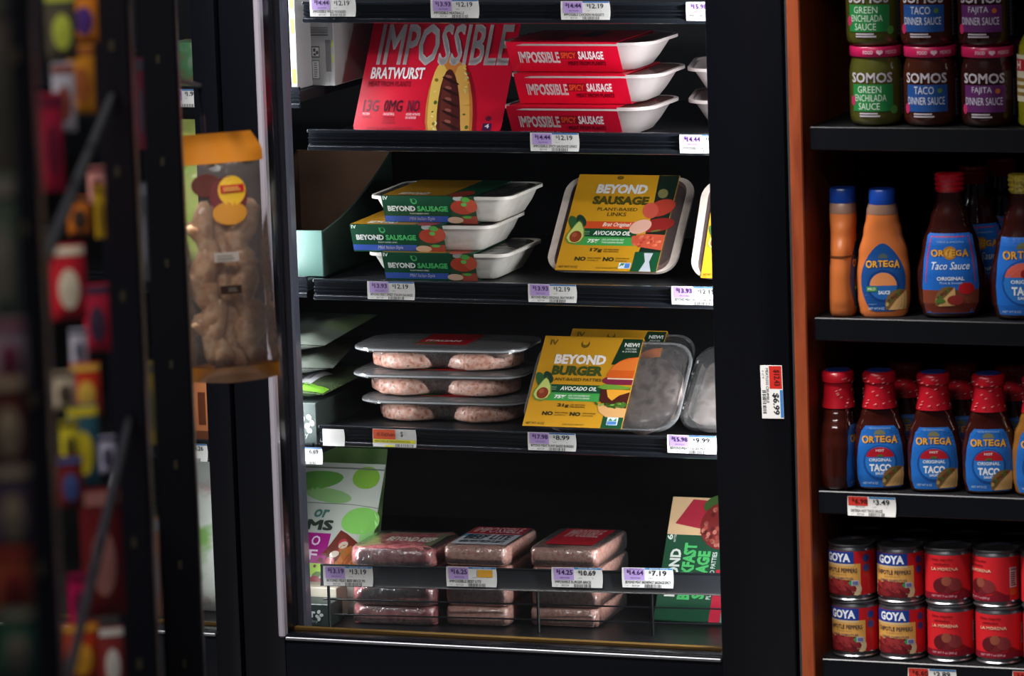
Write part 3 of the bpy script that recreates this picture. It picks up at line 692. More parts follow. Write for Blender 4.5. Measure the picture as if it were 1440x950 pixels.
def art_lite(w, d):
    p = Pr(); p.rect(-w*.44, -d*.38, w*.44, d*.44, 'c8ccd4').rect(-w*.44, d*.10, w*.44, d*.44, 'b01c2c', 2); p.txt('IMPOSSIBLE', -w*.38, d*.16, w*.38, d*.40, 'e8d8d8', bold=.0)
    p.rect(-w*.44, -d*.02, -w*.2, d*.08, '4a9cc0', 2); p.txt('BEEF LITE', -w*.36, -d*.16, w*.36, d*.06, '2a2c34', bold=.03); p.txt('LEAN MEAT FROM PLANTS', -w*.36, -d*.32, w*.36, -d*.20, '2a2c34', bold=.02); return p
def art_green(w, d):
    p = Pr(); p.rect(-w*.3, -d*.3, w*.42, d*.36, '6a6a52').rect(-w*.22, -d*.2, w*.1, d*.2, 'a8a488', 2); p.txt('BEYOND BEEF', -w*.2, -d*.12, w*.36, d*.10, 'd8d4c4', bold=.03); return p
GB = 'vacuum bricks in the bin'
yA, yB, yC = .030, .048, .066
# upper bricks, standing on the lower ones
hA = at(560, 757, yA + .06).z; hB = at(665, 767, yB).z; hC = at(789, 769, yC).z
def stack(name, labels, fl, fr, y, ztop, n, d, m, art, soft, seed):
    hh = (ztop - DECK - .001) / n
    for k in range(n):
        dx = random.uniform(-4, 4) if k < n - 1 else 0
        brick(name, labels[k], (fl[0] + dx, fl[1]), (fr[0] + dx, fr[1]), DECK + .0008 + k*hh, hh - .0022, d, m, art if k == n - 1 else None, soft, seed + k, GB, y)
stack('beef_brick', ['soft dark red mince pouch lying lowest under the 13.19 tag', 'soft dark red mince pouch second from the bottom under the 13.19 tag', 'soft dark red mince pouch third up, hidden behind the bin rail', 'soft dark red mince pouch with an olive label on top of its stack'],
      (489, 790), (604, 791), yA, hA, 4, .125, MINCE2, art_green, .010, 20)
stack('beef_brick', ['pale mince brick lowest in the stack above the 16.25 tag\'s upright', 'pale mince brick second from the bottom, behind the bin wires', 'pale mince brick third up behind the rail with the 16.25 tag', 'pale mince brick with white and red beef lite label on top of its stack'],
      (622, 790), (708, 790), yB, hB, 4, .135, MINCE, art_lite, 0.001, 30)
stack('beef_brick', ['pink mince brick lowest in the stack under the 10.69 tag', 'pink mince brick second from the bottom under the 10.69 tag', 'pink mince brick third up behind the rail with the 10.69 tag', 'pink mince brick with a red label on top of its stack'],
      (743, 790), (837, 791), yC, hC, 4, .135, MINCE, art_red, 0.0015, 40)
# black soft tray lip under the top burger brick
price_tag(455, 822.5, 'BEYOND MEAT BEEF BRICK PK', '13.19', '13.19', 'price tag reading 13.19 twice on the bin rail', Y=bl.y - .001, w=.0685, h=.0262, style=1, rotz=BROT)
def btag(px, py, *a, **k):
    dx = at(px, py, bl.y).x - bl.x
    for _ in range(4): Y = bl.y - .0015 + dx*math.tan(BROT); dx = at(px, py, Y).x - bl.x
    price_tag(px, py, *a, Y=Y, h=.0262, w=.0685, style=1, rotz=BROT, **k)
btag(628, 823.5, 'IMPOSSIBLE BEEF LITE', '16.25', '', '16.25 price tag with a yellow sticker on the bin rail', p3=True)
btag(776, 824.5, 'IMPOSSIBLE BURGER BRICK', '14.25', '10.69', '10.69 price tag on the bin rail')
btag(875, 825, 'BEYOND MEAT BREAKFAST SAUSAGE SPICY', '14.64', '7.19', '7.19 price tag on the bin rail beside the green carton')

# green breakfast sausage carton leaning at the bin's end
B = atZ(918, 871, DECK + .004); T = atX(946, 697, B.x)
a = math.atan2(T.y - B.y, T.z - B.z); h = math.hypot(T.y - B.y, T.z - B.z); w = at(1060, 871, B.y).x - B.x
t = thing('sausage_carton', 'dark green breakfast sausage carton standing at the bin end, lettering turned sideways', 'packaged sausage', B, (-a, 0, 0))
bx_ = MB().box(0, w, 0, .006, 0, h, mat('154a31', .4, 0, .2), .001)
bx_.loft([[(x, yy, z) for x, z in ((.004 + q, q + .012), (w - .004 - q, q + .012), (w - .004 - q, h - q), (.004 + q, h - q))] for yy, q in ((.006, 0), (.034, .008))], mat('154a31', .4, 0, .2))
bx_ = bx_.build('carton', t, 20)
p = Pr()
p.rect(.001, h*.69, w - .001, h - .001, 'd8b48a').poly([(.01, h*.78), (.03, h*.98), (.06, h*.97), (.075, h*.88), (.05, h*.74)], 'a8283a', 2).poly([(.045, h*.70), (.06, h*.88), (.085, h*.92), (.06, h*.72)], 'c85a48', 3).ell(.065, h*.95, .02, .012, '3c5a28', 4, 20)
p.poly([(.050, h*.99), (w - .001, h*.99), (w - .001, h*.80), (.070, h*.84)], 'c4c4c4', 2)
p.ell(.078, h*.775, .033, h*.195, '7a2422', 5); rn = random.Random(2)
for i in range(70):
    r_, aa = rn.uniform(0, .9)**.5, rn.uniform(0, 6.28); p.ell(.078 + .031*r_*math.cos(aa), h*.775 + h*.185*r_*math.sin(aa), .003, .0035, rn.choice(('a84a40', 'c47a6a', '5a1616')), 6, n=7)
p.rect(.001, h*.30, .050, h*.69, '154a31', 4)
p.txt('BEYOND', .010, h*.19, .025, h*.575, 'dde4dc', 7, .04, rot=90); p.txt('BREAKFAST', .028, h*.17, .0455, h*.625, '4fbf6a', 7, .05, rot=90)
p.txt('SAUSAGE', .048, h*.18, .0655, h*.565, '4fbf6a', 7, .05, rot=90); p.txt('PLANT-BASED PATTIES', .068, h*.18, .0745, h*.56, 'dde4dc', 7, .02, rot=90)
p.txt('6', .002, h*.645, .010, h*.69, 'dde4dc', 7, .03, rot=90); p.txt('PATTIES', .0115, h*.63, .0145, h*.69, 'dde4dc', 7, .01, rot=90)
p.rect(.0765, 0, .092, h*.42, 'c01e3c', 4).rect(.092, 0, .125, h*.42, '4fa088', 4); p.txt('2 MORE', .095, h*.14, .103, h*.30, 'e8e4dc', 7, .03, rot=90)
p.build('lettering', bx_, lambda u, v, q: (min(u, w), -q, v), rough=.4, coat=.2)

# ================================================================== neighbouring bay, seen past the post
def carton(name, label, cat, x0, x1, y0, y1, z0, z1, m, art=None, rz=0):
    t = thing(name, label, cat, ((x0 + x1)/2, y0, z0), (0, 0, rz)); w, h = x1 - x0, z1 - z0
    o = MB().box(-w/2, w/2, 0, y1 - y0, 0, h, m, .001).build('carton', t)
    if art: art(w, h).build('lettering', o, lambda u, v, q: (u - w/2, -q, v), rough=.45)
    return t
def art_box(w, h):
    p = Pr(); ww = w
    p.bars(.16*w, .78*h, .80*w, .93*h, '3a3c40', 7, vert=False, seed=2); p.rect(.68*w, .22*h, .88*w, .72*h, '6a6668').rect(.90*w, .60*h, .97*w, .72*h, 'a8b848').rect(.90*w, .36*h, .96*w, .50*h, 'a8b848')
    p.rect(.16*w, .44*h, .46*w, .62*h, '4a4a4c').rect(.19*w, .46*h, .43*w, .60*h, 'c8c6c4', 2).ell(.27*w, .56*h, .05*w, .03*h, '4a4a4c', 3).ell(.37*w, .52*h, .05*w, .03*h, '4a4a4c', 3).ell(.28*w, .49*h, .05*w, .02*h, '4a4a4c', 3)
    p.rect(.16*w, .10*h, .44*w, .40*h, '6a6a6a').rect(.18*w, .115*h, .42*w, .385*h, 'cac8c6', 2); p.lines(.24*w, .13*h, .38*w, .37*h, '7a7a7a', 7, 3)
    p.txt('KEEP FROZEN', .76*w, .06*h, .84*w, .20*h, '8a8a8a', rot=90, bold=0); return p
x0 = at(432, 75, .06).x; x1 = at(470, 75, .06).x
carton('food_carton', 'white carton end with a barcode and recycling mark beside the bratwurst carton', 'carton', x0, x1, .06, .24, NA + .0008, at(450, 31, .06).z, mat('a09e9c', .5), art_box)
xa = at(406.5, 60, .01).x; xb = at(416, 60, .01).x
def art_edge(w, h):
    p = Pr()
    for k in range(4): p.rect(.2*w, (.06 + .24*k)*h, .8*w, (.20 + .24*k)*h, '8ca83a' if k != 1 else 'd8dcdc')
    return p
carton('food_carton', 'narrow white carton edge with green patches beside the door post', 'carton', xa, xb, .012, .16, NA + .0008, at(410, -20, .01).z, mat('a4a4a4', .5), art_edge)
# cut cardboard display carton, curved lip, teal outside
t = thing('display_carton', 'open brown cardboard display carton with a curved cut side and teal front', 'carton', (at(455, 388, .03).x, .03, NB + .0008))
KR = speck('cardboard', ('5a3f2c', '664833'), 30, .8)
zt = at(440, 325, .03).z - NB; zt2 = at(530, 215, .26).z - NB
MB().box(-.14, 0, 0, .003, 0, zt, mat('466a61', .4, 0, .2), .0008).build('front_panel', t)
side = [(.003, 0), (.003, zt - .002)] + [(.003 + .25*k/8, zt + (zt2 - zt)*(k/8)**1.6) for k in range(1, 9)] + [(.253, 0)]
MB().loft([[(x, y, z) for y, z in side] for x in (-.003, 0)], mat('26362f', .45)).build('side_panel', t, 0)
MB().loft([[(x, y, z) for y, z in side] for x in (-.14, -.137)], KR).build('side_panel', t, 0)
MB().box(-.14, 0, .25, .253, 0, zt2, KR).build('back_panel', t)
MB().box(-.137, -.003, .003, .25, 0, .003, KR).build('bottom_panel', t)

def pillow(w, h, t, top=.12, bot=.10, belly=.35, wrinkle=.0, seed=0):
    rn = random.Random(seed); ph = [rn.uniform(0, 6) for _ in range(6)]
    def f(u, v):   # half thickness at u, v in 0..1
        e = max(0, 1 - abs(2*u - 1)**3); g = min(1, max(0, (1 - v)/(1 - belly)))**.8 if v > belly else (min(1, v/bot) if bot else 1)**.6
        k = e * g * t/2
        return k + wrinkle*math.sin(9*u + 7*v + ph[0])*math.sin(5*v - 8*u + ph[1])*e*min(1, (1-v)*6)*min(1, v*6)
    return f
def pouch(name, label, cat, loc, rot, w, h, t, m, art=None, seed=0, wrinkle=.0015, belly=.35, group=None, nu=14, nv=18):
    f = pillow(w, h, t, belly=belly, wrinkle=wrinkle, seed=seed)
    T = thing(name, label, cat, loc, rot, group)
    b = MB(); b.grid(lambda u, v: ((u - .5)*w, -f(u, v) - .0004, v*h), nu, nv, m); b.grid(lambda u, v: ((.5 - u)*w, f(u, v) + .0004, v*h), nu, nv, m)
    o = b.build('pouch', T, 60)
    if art: art(w, h).build('printed_front', o, lambda u, v, q: (u - w/2, -f(min(max(u/w, 0), 1), min(max(v/h, 0), 1)) - .0006 - q, v), maxlen=.012, rough=.3, coat=.4)
    return T
# green pouch "…or …MS"
def art_pouch(w, h):
    p = Pr(); R = lambda *a, **k: p.rect(a[0]*w, a[1]*h, a[2]*w, a[3]*h, *a[4:], **k)
    R(0, 0, 1, 1, 'b9bfb4', L=0)
    p.ell(.35*w, .86*h, .30*w, .07*h, '5c9440', 1, 8).ell(.85*w, .90*h, .12*w, .08*h, '7cae3c', 1).ell(.55*w, .76*h, .22*w, .05*h, '86b070', 1, -8).ell(.88*w, .60*h, .16*w, .09*h, '7fc25c', 2, 25).rect(.9*w, .2*h, w, .62*h, '8cc878', 1)
    R(0, .70, 1, .705, '6a7068', L=3); R(0, .955, 1, .965, '6a7068', L=3)
    p.txt('or', .46*w, .60*h, .60*w, .66*h, '3f6f66', bold=.03, shear=.2); p.txt('MS', .42*w, .51*h, .66*w, .585*h, '2c3a30', bold=.04)
    R(.1, .28, .66, .49, 'a0187c', L=3); p.txt('O', .50*w, .40*h, .58*w, .47*h, 'e8d0e0', 7); p.txt('F', .50*w, .30*h, .58*w, .37*h, 'e8d0e0', 7); R(.1, .20, .64, .28, '9cc83c', L=3)
    p.poly([(.68*w, .42*h), (.74*w, .52*h), (.80*w, .50*h), (.92*w, .44*h), (.95*w, .34*h), (.80*w, .20*h), (.70*w, .16*h), (.56*w, .26*h)], '6a2a1c', 3)
    rn = random.Random(6)
    for i in range(46): p.ell((.70 + .22*rn.random())*w if i % 2 else (.30 + .6*rn.random())*w, (.18 + .27*rn.random())*h if i % 2 else (.02 + .2*rn.random())*h, .045*w, .022*h, rn.choice(('a8202c', '8c1a24', '7a3a20', 'a8683c', 'c8b8a4', '5a7a34', 'b03040')), 4 + i % 3, rn.uniform(0, 90), 9)
    for k in range(3): p.ell((.80 + .05*k)*w, .30*h, .035*w, .13*h, ('a8622e', '8c4a22', 'b06c34')[k], 8, -20)
    return p
GP = mat('a9b4a2', .3, 0, .4)
B = at(505, 838, .05); T = at(545, 645, .05)
pouch('frozen_pouch', 'white and green leaf-patterned resealable pouch with magenta band beside the bin', 'pouch', (at(430, 835, .085).x, .085, DECK + .001), (rad(-31), 0, 0), .155, .212, .050, GP, art_pouch, 3, .0012)
pouch('frozen_pouch', 'dark green pouch standing behind the white and green leaf-patterned pouch', 'pouch', (at(455, 800, .20).x, .20, DECK + .001), (rad(-18), 0, 0), .15, .200, .04, speck('leaf_green_film', ('3c6a34', '7a9a5c', '54803c'), 12, .3, .5), None, 5)
def art_leaf(w, h):
    p = Pr()
    p.txt('r', .62*w, .40*h, .72*w, .68*h, 'c8cccc', bold=.04)
    for (x, y, r_) in ((.80, .66, 50), (.86, .52, 10), (.76, .45, -30), (.80, .34, 70)): p.ell(x*w, y*h, .05*w, .075*h, 'c8cccc', 3, r_, 12)
    p.txt('by', .64*w, .14*h, .78*w, .30*h, '9aa0a0', bold=0)
    return p
DG = mat('3c4743', .45)
x0, x1 = at(375, 590, .012).x, at(492, 590, .012).x
carton('food_carton', 'dark grey-green carton with a white leaf mark under the crumpled pouches', 'carton', at(380, 590, .012).x, XN1 - .001, .012, .20, NC + .0008, at(450, 567, .012).z, DG, lambda w, h: art_leaf(w*1.05, h))
carton('food_carton', 'dark carton with a white leaf mark on the case bottom beside the bin', 'carton', at(400, 880, -.005).x, at(462, 880, -.005).x, .0, .045, DECK + .0008, at(440, 850, -.005).z, mat('22302c', .45), lambda w, h: art_leaf(w*.95, h))
t = carton('food_carton', 'cream carton lying behind the dark leaf-marked carton on the case bottom', 'carton', at(405, 850, .06).x, at(480, 850, .06).x, .046, .082, DECK + .0008, at(440, 822, .06).z, speck('cream_card', ('b8b09c', 'cfc8b4'), 20, .5))
# crumpled pouches on top of the dark carton
zt = at(450, 567, .012).z + .0015
def art_label(w, h):
    p = Pr(); p.rect(.42*w, .12*h, .72*w, .5*h, 'b8b8bc'); p.bars(.46*w, .2*h, .66*w, .38*h, '333338', 8, 4); p.rect(.66*w, .02*h, .98*w, .14*h, '6aa02c', 2); return p
for i, (px, yy, w_, l_, rz, m_, ar, lb) in enumerate((
        (438, .02, .11, .15, -10, speck('olive_film', ('22332a', '4c5a3c', '39443a'), 14, .25, .8), art_label, 'crumpled dark green pouch with a barcode sticker lying on the dark carton'),
        (446, .03, .11, .16, 8, speck('smoky_film', ('3f4440', '5f655c', '6c4a3c'), 10, .25, .8), None, 'crumpled smoky see-through pouch lying across the barcoded pouch'),
        (440, .035, .11, .16, -4, speck('grey_green_film', ('4a504a', '6f766c', '7a9a44'), 8, .3, .7), None, 'grey pouch with a pale green edge, topmost on the dark carton'))):
    pouch('frozen_pouch', lb, 'pouch', (at(px, 540, yy + .08).x, yy, zt + .010 + i*.031), (rad(-84), 0, rad(rz)), w_, l_, .018, m_, ar, 30 + i, .004, .5)
# the strip of the next bay seen left of the post
def sliver(name, label, cat, px, y0, y1, Y, wpx, m, ar=None, deck=None):
    z0 = deck + .0008; x = at(px, y1, Y).x; w = wpx/1021
    return carton(name, label, cat, x - w, x, Y, Y + .05, z0, at(px, y0, Y).z, m, ar)
def art_one(w, h):
    p = Pr(); p.txt('1', .55*w, .25*h, .85*w, .8*h, '5a2a14', bold=.03); p.rect(0, 0, w, .15*h, '6a3a20', 1); return p
sliver('food_carton', 'brown carton with a large figure 1 in the neighbouring bay', 'carton', 296, 535, 620, .02, 34, mat('b06a40', .45), art_one, NC)
sliver('food_carton', 'red and green carton in the neighbouring bay above the hanging bag', 'carton', 276, 60, 122, .03, 36, speck('red_green_card', ('7a2c28', '3c6a44', '8a8a80'), 18, .5), None, NA)
pouch('frozen_pouch', 'green and white pouch standing low in the neighbouring bay', 'pouch', (at(275, 890, .03).x, .06, DECK + .001), (rad(-8), 0, 0), .12, .20, .04, speck('white_green_film', ('7fae5c', 'd0d4cc', 'c8ccc4', '9a2c34'), 14, .35, .5), None, 8)
pouch('frozen_pouch', 'yellow-green pouch in the neighbouring bay behind the hanging bag', 'pouch', (at(262, 390, .03).x, .06, NB + .001), (rad(-8), 0, 0), .13, .20, .04, speck('lime_film', ('9cc23c', 'c8d070', '6a8a3c'), 10, .35, .5), None, 9)

# ================================================================== grocery shelf unit on the right
YR = -0.30
XP0, XP1 = at(1117, 500, YR - .012).x, at(1135.5, 500, YR - .012).x
WOOD = speck('orange_wood', ('8c3c1c', '984622', '7e3416'), 6, .45, .15, 0, 5, (8, 8, 1))
unit = thing('grocery_shelf_unit', 'dark shelf unit with an orange-brown wooden end panel, holding sauces and cans', 'shelf unit', (XP0, YR, 0))
XE = at(1440, 500, YR).x + 0.55 - XP0
MB().box(0, XP1 - XP0, -.012, .50, 0, 1.36, WOOD, .0015).build('end_panel', unit)
MB().box(-.0035, -.0003, -.008, .50, 0, 1.36, mat('4a4c50', .4, .6), .0005).build('metal_edging', unit)
MB().box(XP1 - XP0, XE, .46, .50, 0, 1.36, mat('0a0a0c', .8)).build('back_panel', unit)
MB().box(0, XE, -.32, .50, 1.34, 1.40, mat('17181c', .5), .003).build('header', unit)  # unseen overhang, added to keep ceiling light off the upper shelves
XSH = at(1147, 500, YR).x - XP0
def rshelf(a_, b_, hpx=31):
    z = (at(*a_, YR).z + at(*b_, YR).z)/2; hh = hpx/1180
    o = MB().box(XSH, XE, 0, .455, z - .012, z, mat('0a0b0e', .5), .0008).box(XSH, XE, -.004, .003, z - hh, z + .0015, mat('06080e', .35, 0, .1), .0012).build('shelf', unit)
    MB().box(XP1 - XP0, XSH, .02, .455, z - .012, z - .001, mat('0c0c0e', .6)).build('shelf_clip', unit)
    return z
R1 = rshelf((1140, 177), (1438, 185)); R2 = rshelf((1150, 446), (1438, 456)); R3 = rshelf((1160, 690), (1438, 702)); R4 = rshelf((1165, 928), (1438, 939), 34)
px_m = 1180.0

def label_map(prof):
    """prof: list of (z, half width, half depth, n); returns mapping of (x, z, lift) to the front of the body"""
    def f(u, v, q):
        for (z0, a0, d0, n0), (z1, a1, d1, n1) in zip(prof, prof[1:]):
            if z0 <= v <= z1 or (z1, a1) == prof[-1][:2]:
                k = (min(max(v, z0), z1) - z0)/max(z1 - z0, 1e-6); a_, d_, n_ = a0 + (a1-a0)*k, d0 + (d1-d0)*k, n0 + (n1-n0)*k
                x = min(abs(u)/a_, .995)
                return (u, -d_*(1 - x**n_)**(1/n_) - .0004 - q, v)
    return f
def smoothprof(keys, n=24):
    out = []
    for i in range(n + 1):
        t = keys[0][0] + (keys[-1][0] - keys[0][0])*i/n
        for j in range(len(keys) - 1):
            if keys[j][0] <= t <= keys[j+1][0] + 1e-9:
                s_ = (t - keys[j][0])/(keys[j+1][0] - keys[j][0]); s_ = s_*s_*(3 - 2*s_)
                out.append((t, *[keys[j][q] + (keys[j+1][q] - keys[j][q])*s_ for q in (1, 2, 3)])); break
    return out
def ortega(p, cx, y, wd, hh, c='e0a13a', L=6):
    # the name in an arch of letters, first and last larger
    n = 'ORTEGA'; x = cx - wd/2; ws = (1.25, .95, .9, .9, 1.0, 1.1); k = wd/sum(ws)
    for i, ch in enumerate(n):
        up = hh*.16*(1 - ((i - 2.5)/2.5)**2); hq = hh*(1.05 if i in (0, 5) else .86)
        p.txt(ch, x + .0004, y + up - hh*.02, x + ws[i]*k*.93 + .0006, y + up + hq + .0002, '5a2e14', L, .05)
        p.txt(ch, x, y + up, x + ws[i]*k*.93, y + up + hq, c, L + 1, .03); x += ws[i]*k
def taco(p, cu, cv, s, L=6):
    p.poly([(cu + s*x, cv + s*y) for x, y in ((-1, -.9), (-1.05, -.2), (-.8, .45), (-.3, .9), (.3, 1.05), (.9, .95), (.7, .2), (.2, -.4), (-.5, -.95))], '7a5a34', L)
    rn = random.Random(5)
    for i in range(9): p.ell(cu + s*(-.85 + .17*i), cv + s*(-.5 + .17*i + rn.uniform(-.1, .25)), s*.22, s*.16, rn.choice(('5a3420', '4a6a2c', 'b8a060', '7a4026')), L + 1, rn.uniform(0, 90), 8)
    p.poly([(cu + s*x, cv + s*y) for x, y in ((-.75, -.95), (-.1, -.1), (.45, .45), (.95, .95), (1.0, .1), (.9, -.9))], 'd0a468', L + 2)

TSAUCE = mat('35110b', .12, 0, .6); TRED = mat('b01222', .3, 0, .3)
# --- taco sauce bottle (lower shelf kind)
KH = [(0, .0265, .017, 2.6), (.004, .0300, .0195, 2.6), (.02, .0325, .021, 2.6), (.05, .0330, .0215, 2.6), (.072, .0300, .0200, 2.4), (.090, .0235, .0175, 2.2), (.104, .0175, .0158, 2), (.110, .0165, .0155, 2)]
PH = smoothprof(KH, 30)
def hot_bottle():
    t = thing('taco_sauce_bottle', '', 'sauce bottle')
    MB().loft([se(a_, d_, n_, z) for z, a_, d_, n_ in PH], TSAUCE).build('bottle', t, 60)
    wrap = [(.0985, .0215, .0200), (.104, .0205, .0190), (.112, .0190, .0180), (.124, .0182, .0172), (.128, .0178, .0170), (.1295, .0200, .0190), (.138, .0204, .0194), (.141, .0185, .018), (.142, .0165, .016)]
    o = MB().loft([se(a_, d_, 2, z) for z, a_, d_ in wrap], TRED).build('neck_wrap', t, 40)
    MB().loft([se(.0150, .0146, 2, .1421), se(.0150, .0146, 2, .1432), se(.012, .012, 2, .1436)], mat('1d2f6e', .4)).build('cap_top', o, 40)
    q = Pr(); rn = random.Random(9)
    for i in range(26):
        aa, z = rn.uniform(-1.5, 1.5), rn.uniform(.101, .139); q.ell(aa*.018, z, .0019, .0006, 'd88a88', 1, 20, 8)
    q.build('printed_marks', o, lambda u, v, w_: ((.0215 if v < .105 else .0208)*math.sin(u/.018)*1.0, -(.0203 if v < .105 else .0198)*math.cos(u/.018) - .0003 - w_, v) if not (.105 < v < .1285) else (.0202*math.sin(u/.018), -.0190*math.cos(u/.018) - .0003 - w_, v))
    p = Pr(.0001)
    sh = [(-.024, .004), (.024, .004), (.0275, .014), (.028, .035), (.026, .055), (.022, .072), (.017, .0785), (-.017, .0785), (-.022, .072), (-.026, .055), (-.028, .035), (-.0275, .014)]
    p.poly(sh, '2066b8', 1)
    p.ell(0, .068, .007, .006, '7a7a5a', 2, 0, 16, 0, 180); ortega(p, 0, .0575, .043, .009)
    p.ell(0, .034, .0205, .0215, '174a92', 2).ell(0, .035, .018, .0190, '2a74c4', 3).ell(0, .041, .0165, .0120, 'b01a2a', 4, 0, 20, 0, 180)
    p.txt('HOT', -.005, .0475, .005, .0505, 'e8d0d0', bold=.03); p.ell(0, .0425, .004, .0016, '4a6a2c', 6, 0, 10)
    p.txt('ORIGINAL', -.0135, .0355, .0135, .0395, 'dce6f2', bold=.03); p.txt('TACO', -.013, .0235, .013, .0325, 'f0f2f4', bold=.04); p.txt('SAUCE', -.006, .0195, .007, .0225, 'dce6f2', bold=.03)
    p.txt('NET WT 8 OZ', -.021, .0075, -.003, .0105, 'a8c4e0', bold=.02); p.txt('THICK AND SMOOTH TACO SAUCE', -.013, .0745, .013, .0765, '9abce0', bold=0)
    taco(p, .0150, .0170, .0125)
    p.build('front_label', t, label_map(PH), maxlen=.006, rough=.35, coat=.2)
    return t
def put(t, px, y, z, rot, label, group=None, pyy=600):
    X = at(px, pyy, y).x; t.location = (X, y, z); t.rotation_euler = (0, 0, rad(rot)); t['label'] = label
    if group: t['group'] = group
hb = hot_bottle(); GH = 'hot taco sauce bottles in the row with blue labels'
spots = ((1238, .035, 14, 'hot taco sauce bottle in the front row right next to the sideways bottle'), (1314, .035, 13, 'hot taco sauce bottle in the front row, second from the sideways bottle'), (1391, .035, 12, 'hot taco sauce bottle in the front row, third from the sideways bottle'), (1180, .030, 95, 'hot taco sauce bottle turned sideways beside the wooden end panel'),
         (1275, .115, 14, 'hot taco sauce bottle in the second row, closest to the wooden end panel'), (1352, .115, 14, 'hot taco sauce bottle in the second row, second from the wooden end panel'), (1424, .115, 10, 'hot taco sauce bottle in the second row, third from the wooden end panel'))
last = ''
for i, (px, y, r_, lb) in enumerate(spots):
    o = hb if i == 0 else copy_tree(hb); last = lb or last; put(o, px, YR + y, R3 + .0008, r_, last, GH)
# amber bottle cut by the frame edge
def mild_copy():
    o = copy_tree(hb); return o
o = copy_tree(hb); put(o, 1462, YR + .035, R3 + .0008, 12, 'amber taco sauce bottle at the end of the hot sauce row'); del o['group']
for ch in o.children:
    if ch.name.startswith('bottle'): ch.data = ch.data.copy(); ch.data.materials[0] = mat('8a5a20', .15, 0, .6)

# --- larger taco sauce bottles on the shelf above
KB = [(0, .030, .022, 2.6), (.004, .0350, .0255, 2.6), (.02, .0395, .0275, 2.5), (.05, .0405, .028, 2.4), (.085, .0340, .0255, 2.3), (.115, .0240, .0205, 2.1), (.140, .0165, .0160, 2), (.150, .0150, .0148, 2)]
PB = smoothprof(KB, 34)
def big_bottle(kind):
    t = thing('taco_sauce_bottle', '', 'sauce bottle')
    MB().loft([se(a_, d_, n_, z) for z, a_, d_, n_ in PB], mat('2e0f0a', .12, 0, .6)).build('bottle', t, 60)
    cw = [(.1485, .0160), (.1520, .0178), (.1545, .0165), (.1575, .0182), (.160, .0168), (.1635, .0184), (.1655, .0172), (.169, .0178), (.1705, .0160)]
    MB().loft([se(r_, r_, 2, z) for z, r_ in cw], TRED if kind == 0 else speck('yellow_foil_wrap', ('8a7a1c', 'b8a43c', '6a5a14'), 160, .3, .3)).build('cap_wrap', t, 30)
    p = Pr(.0001)
    if kind == 0:
        p.poly([(-.029, .006), (.027, .006), (.032, .018), (.0335, .040), (.031, .070), (.0262, .098), (.0225, .101), (-.0235, .101), (-.0262, .098), (-.031, .070), (-.0335, .040), (-.032, .018)], '1f66c0', 1)
        for s_ in (-1, 1): p.poly([(s_*.0290, .042), (s_*.0298, .042), (s_*.0272, .075), (s_*.0230, .095), (s_*.0218, .095), (s_*.0258, .074)], 'c02a5a', 2)
        p.rect(-.0225, .0965, .0225, .0978, 'c02a5a', 2); p.txt('THICK & SMOOTH', -.016, .0900, .016, .0920, '9abce0', bold=0)
        p.ell(0, .078, .0085, .0080, 'b0772c', 3); p.ell(0, .078, .006, .0055, 'd8a040', 4); ortega(p, 0, .0735, .045, .0085)
        p.txt('Taco Sauce', -.022, .0585, .023, .0675, 'e4ecf4', bold=.005, shear=.35); p.txt('ORIGINAL', -.016, .0455, .017, .0500, 'e4ecf4', bold=.03); p.txt('Thick & Smooth', -.013, .0412, .014, .0440, 'c8d8ec', bold=.0)
        p.poly([(-.0325, .018), (.0325, .018), (.0332, .034), (-.0332, .034)], '7a3a26', 2); p.poly([(-.029, .0065), (.027, .0065), (.032, .018), (-.032, .018)], '6a2a1c', 2)
        taco(p, -.006, .026, .012, 4); p.ell(.019, .036, .0095, .0070, 'c01c22', 5); p.ell(.006, .022, .010, .006, '8a2a26', 8); p.ell(-.012, .021, .006, .003, '4a6a2c', 8)
    else:
        p.poly([(-.029, .006), (.027, .006), (.032, .018), (.0335, .040), (.031, .070), (.0262, .098), (-.0262, .098), (-.031, .070), (-.0335, .040), (-.032, .018)], '1f66c0', 1)
        p.ell(0, .084, .009, .008, '6a6a4a', 2, 0, 16, 0, 180); ortega(p, 0, .0715, .050, .0105)
        p.ell(0, .044, .0265, .0275, '174a92', 2).ell(0, .044, .024, .0250, '2a74c4', 3).ell(0, .051, .0225, .0170, 'd05a4a', 4, 0, 20, 0, 180).ell(0, .055, .004, .005, '8a1a1a', 5)
        p.txt('ORIGINAL', -.016, .0435, .017, .0480, 'e4ecf4', bold=.03); p.txt('TACO', -.015, .0295, .016, .0400, 'f0f2f4', bold=.04); p.txt('SAUCE', -.008, .0245, .009, .0280, 'e4ecf4', bold=.03)
        taco(p, .020, .018, .010); p.txt('NET WT 8 OZ', -.026, .0085, -.004, .0115, 'a8c4e0', bold=.02)
    p.build('front_label', t, label_map(PB), maxlen=.007, rough=.35, coat=.2)
    return t
b0 = big_bottle(0); put(b0, 1338, YR + .045, R2 + .0008, 13, 'large dark taco sauce bottle with ribbed red cap and script lettering', None, 400)
o = copy_tree(b0); put(o, 1372, YR + .125, R2 + .0008, 30, 'large dark taco sauce bottle hidden behind the red-capped one', None, 400)
b1 = big_bottle(1); put(b1, 1441, YR + .045, R2 + .0008, 14, 'large taco sauce bottle with yellow foil cap beside the red-capped one', None, 400)
o = copy_tree(b0); put(o, 1410, YR + .20, R2 + .0008, 25, 'large dark taco sauce bottle standing farthest back on its shelf', None, 400)

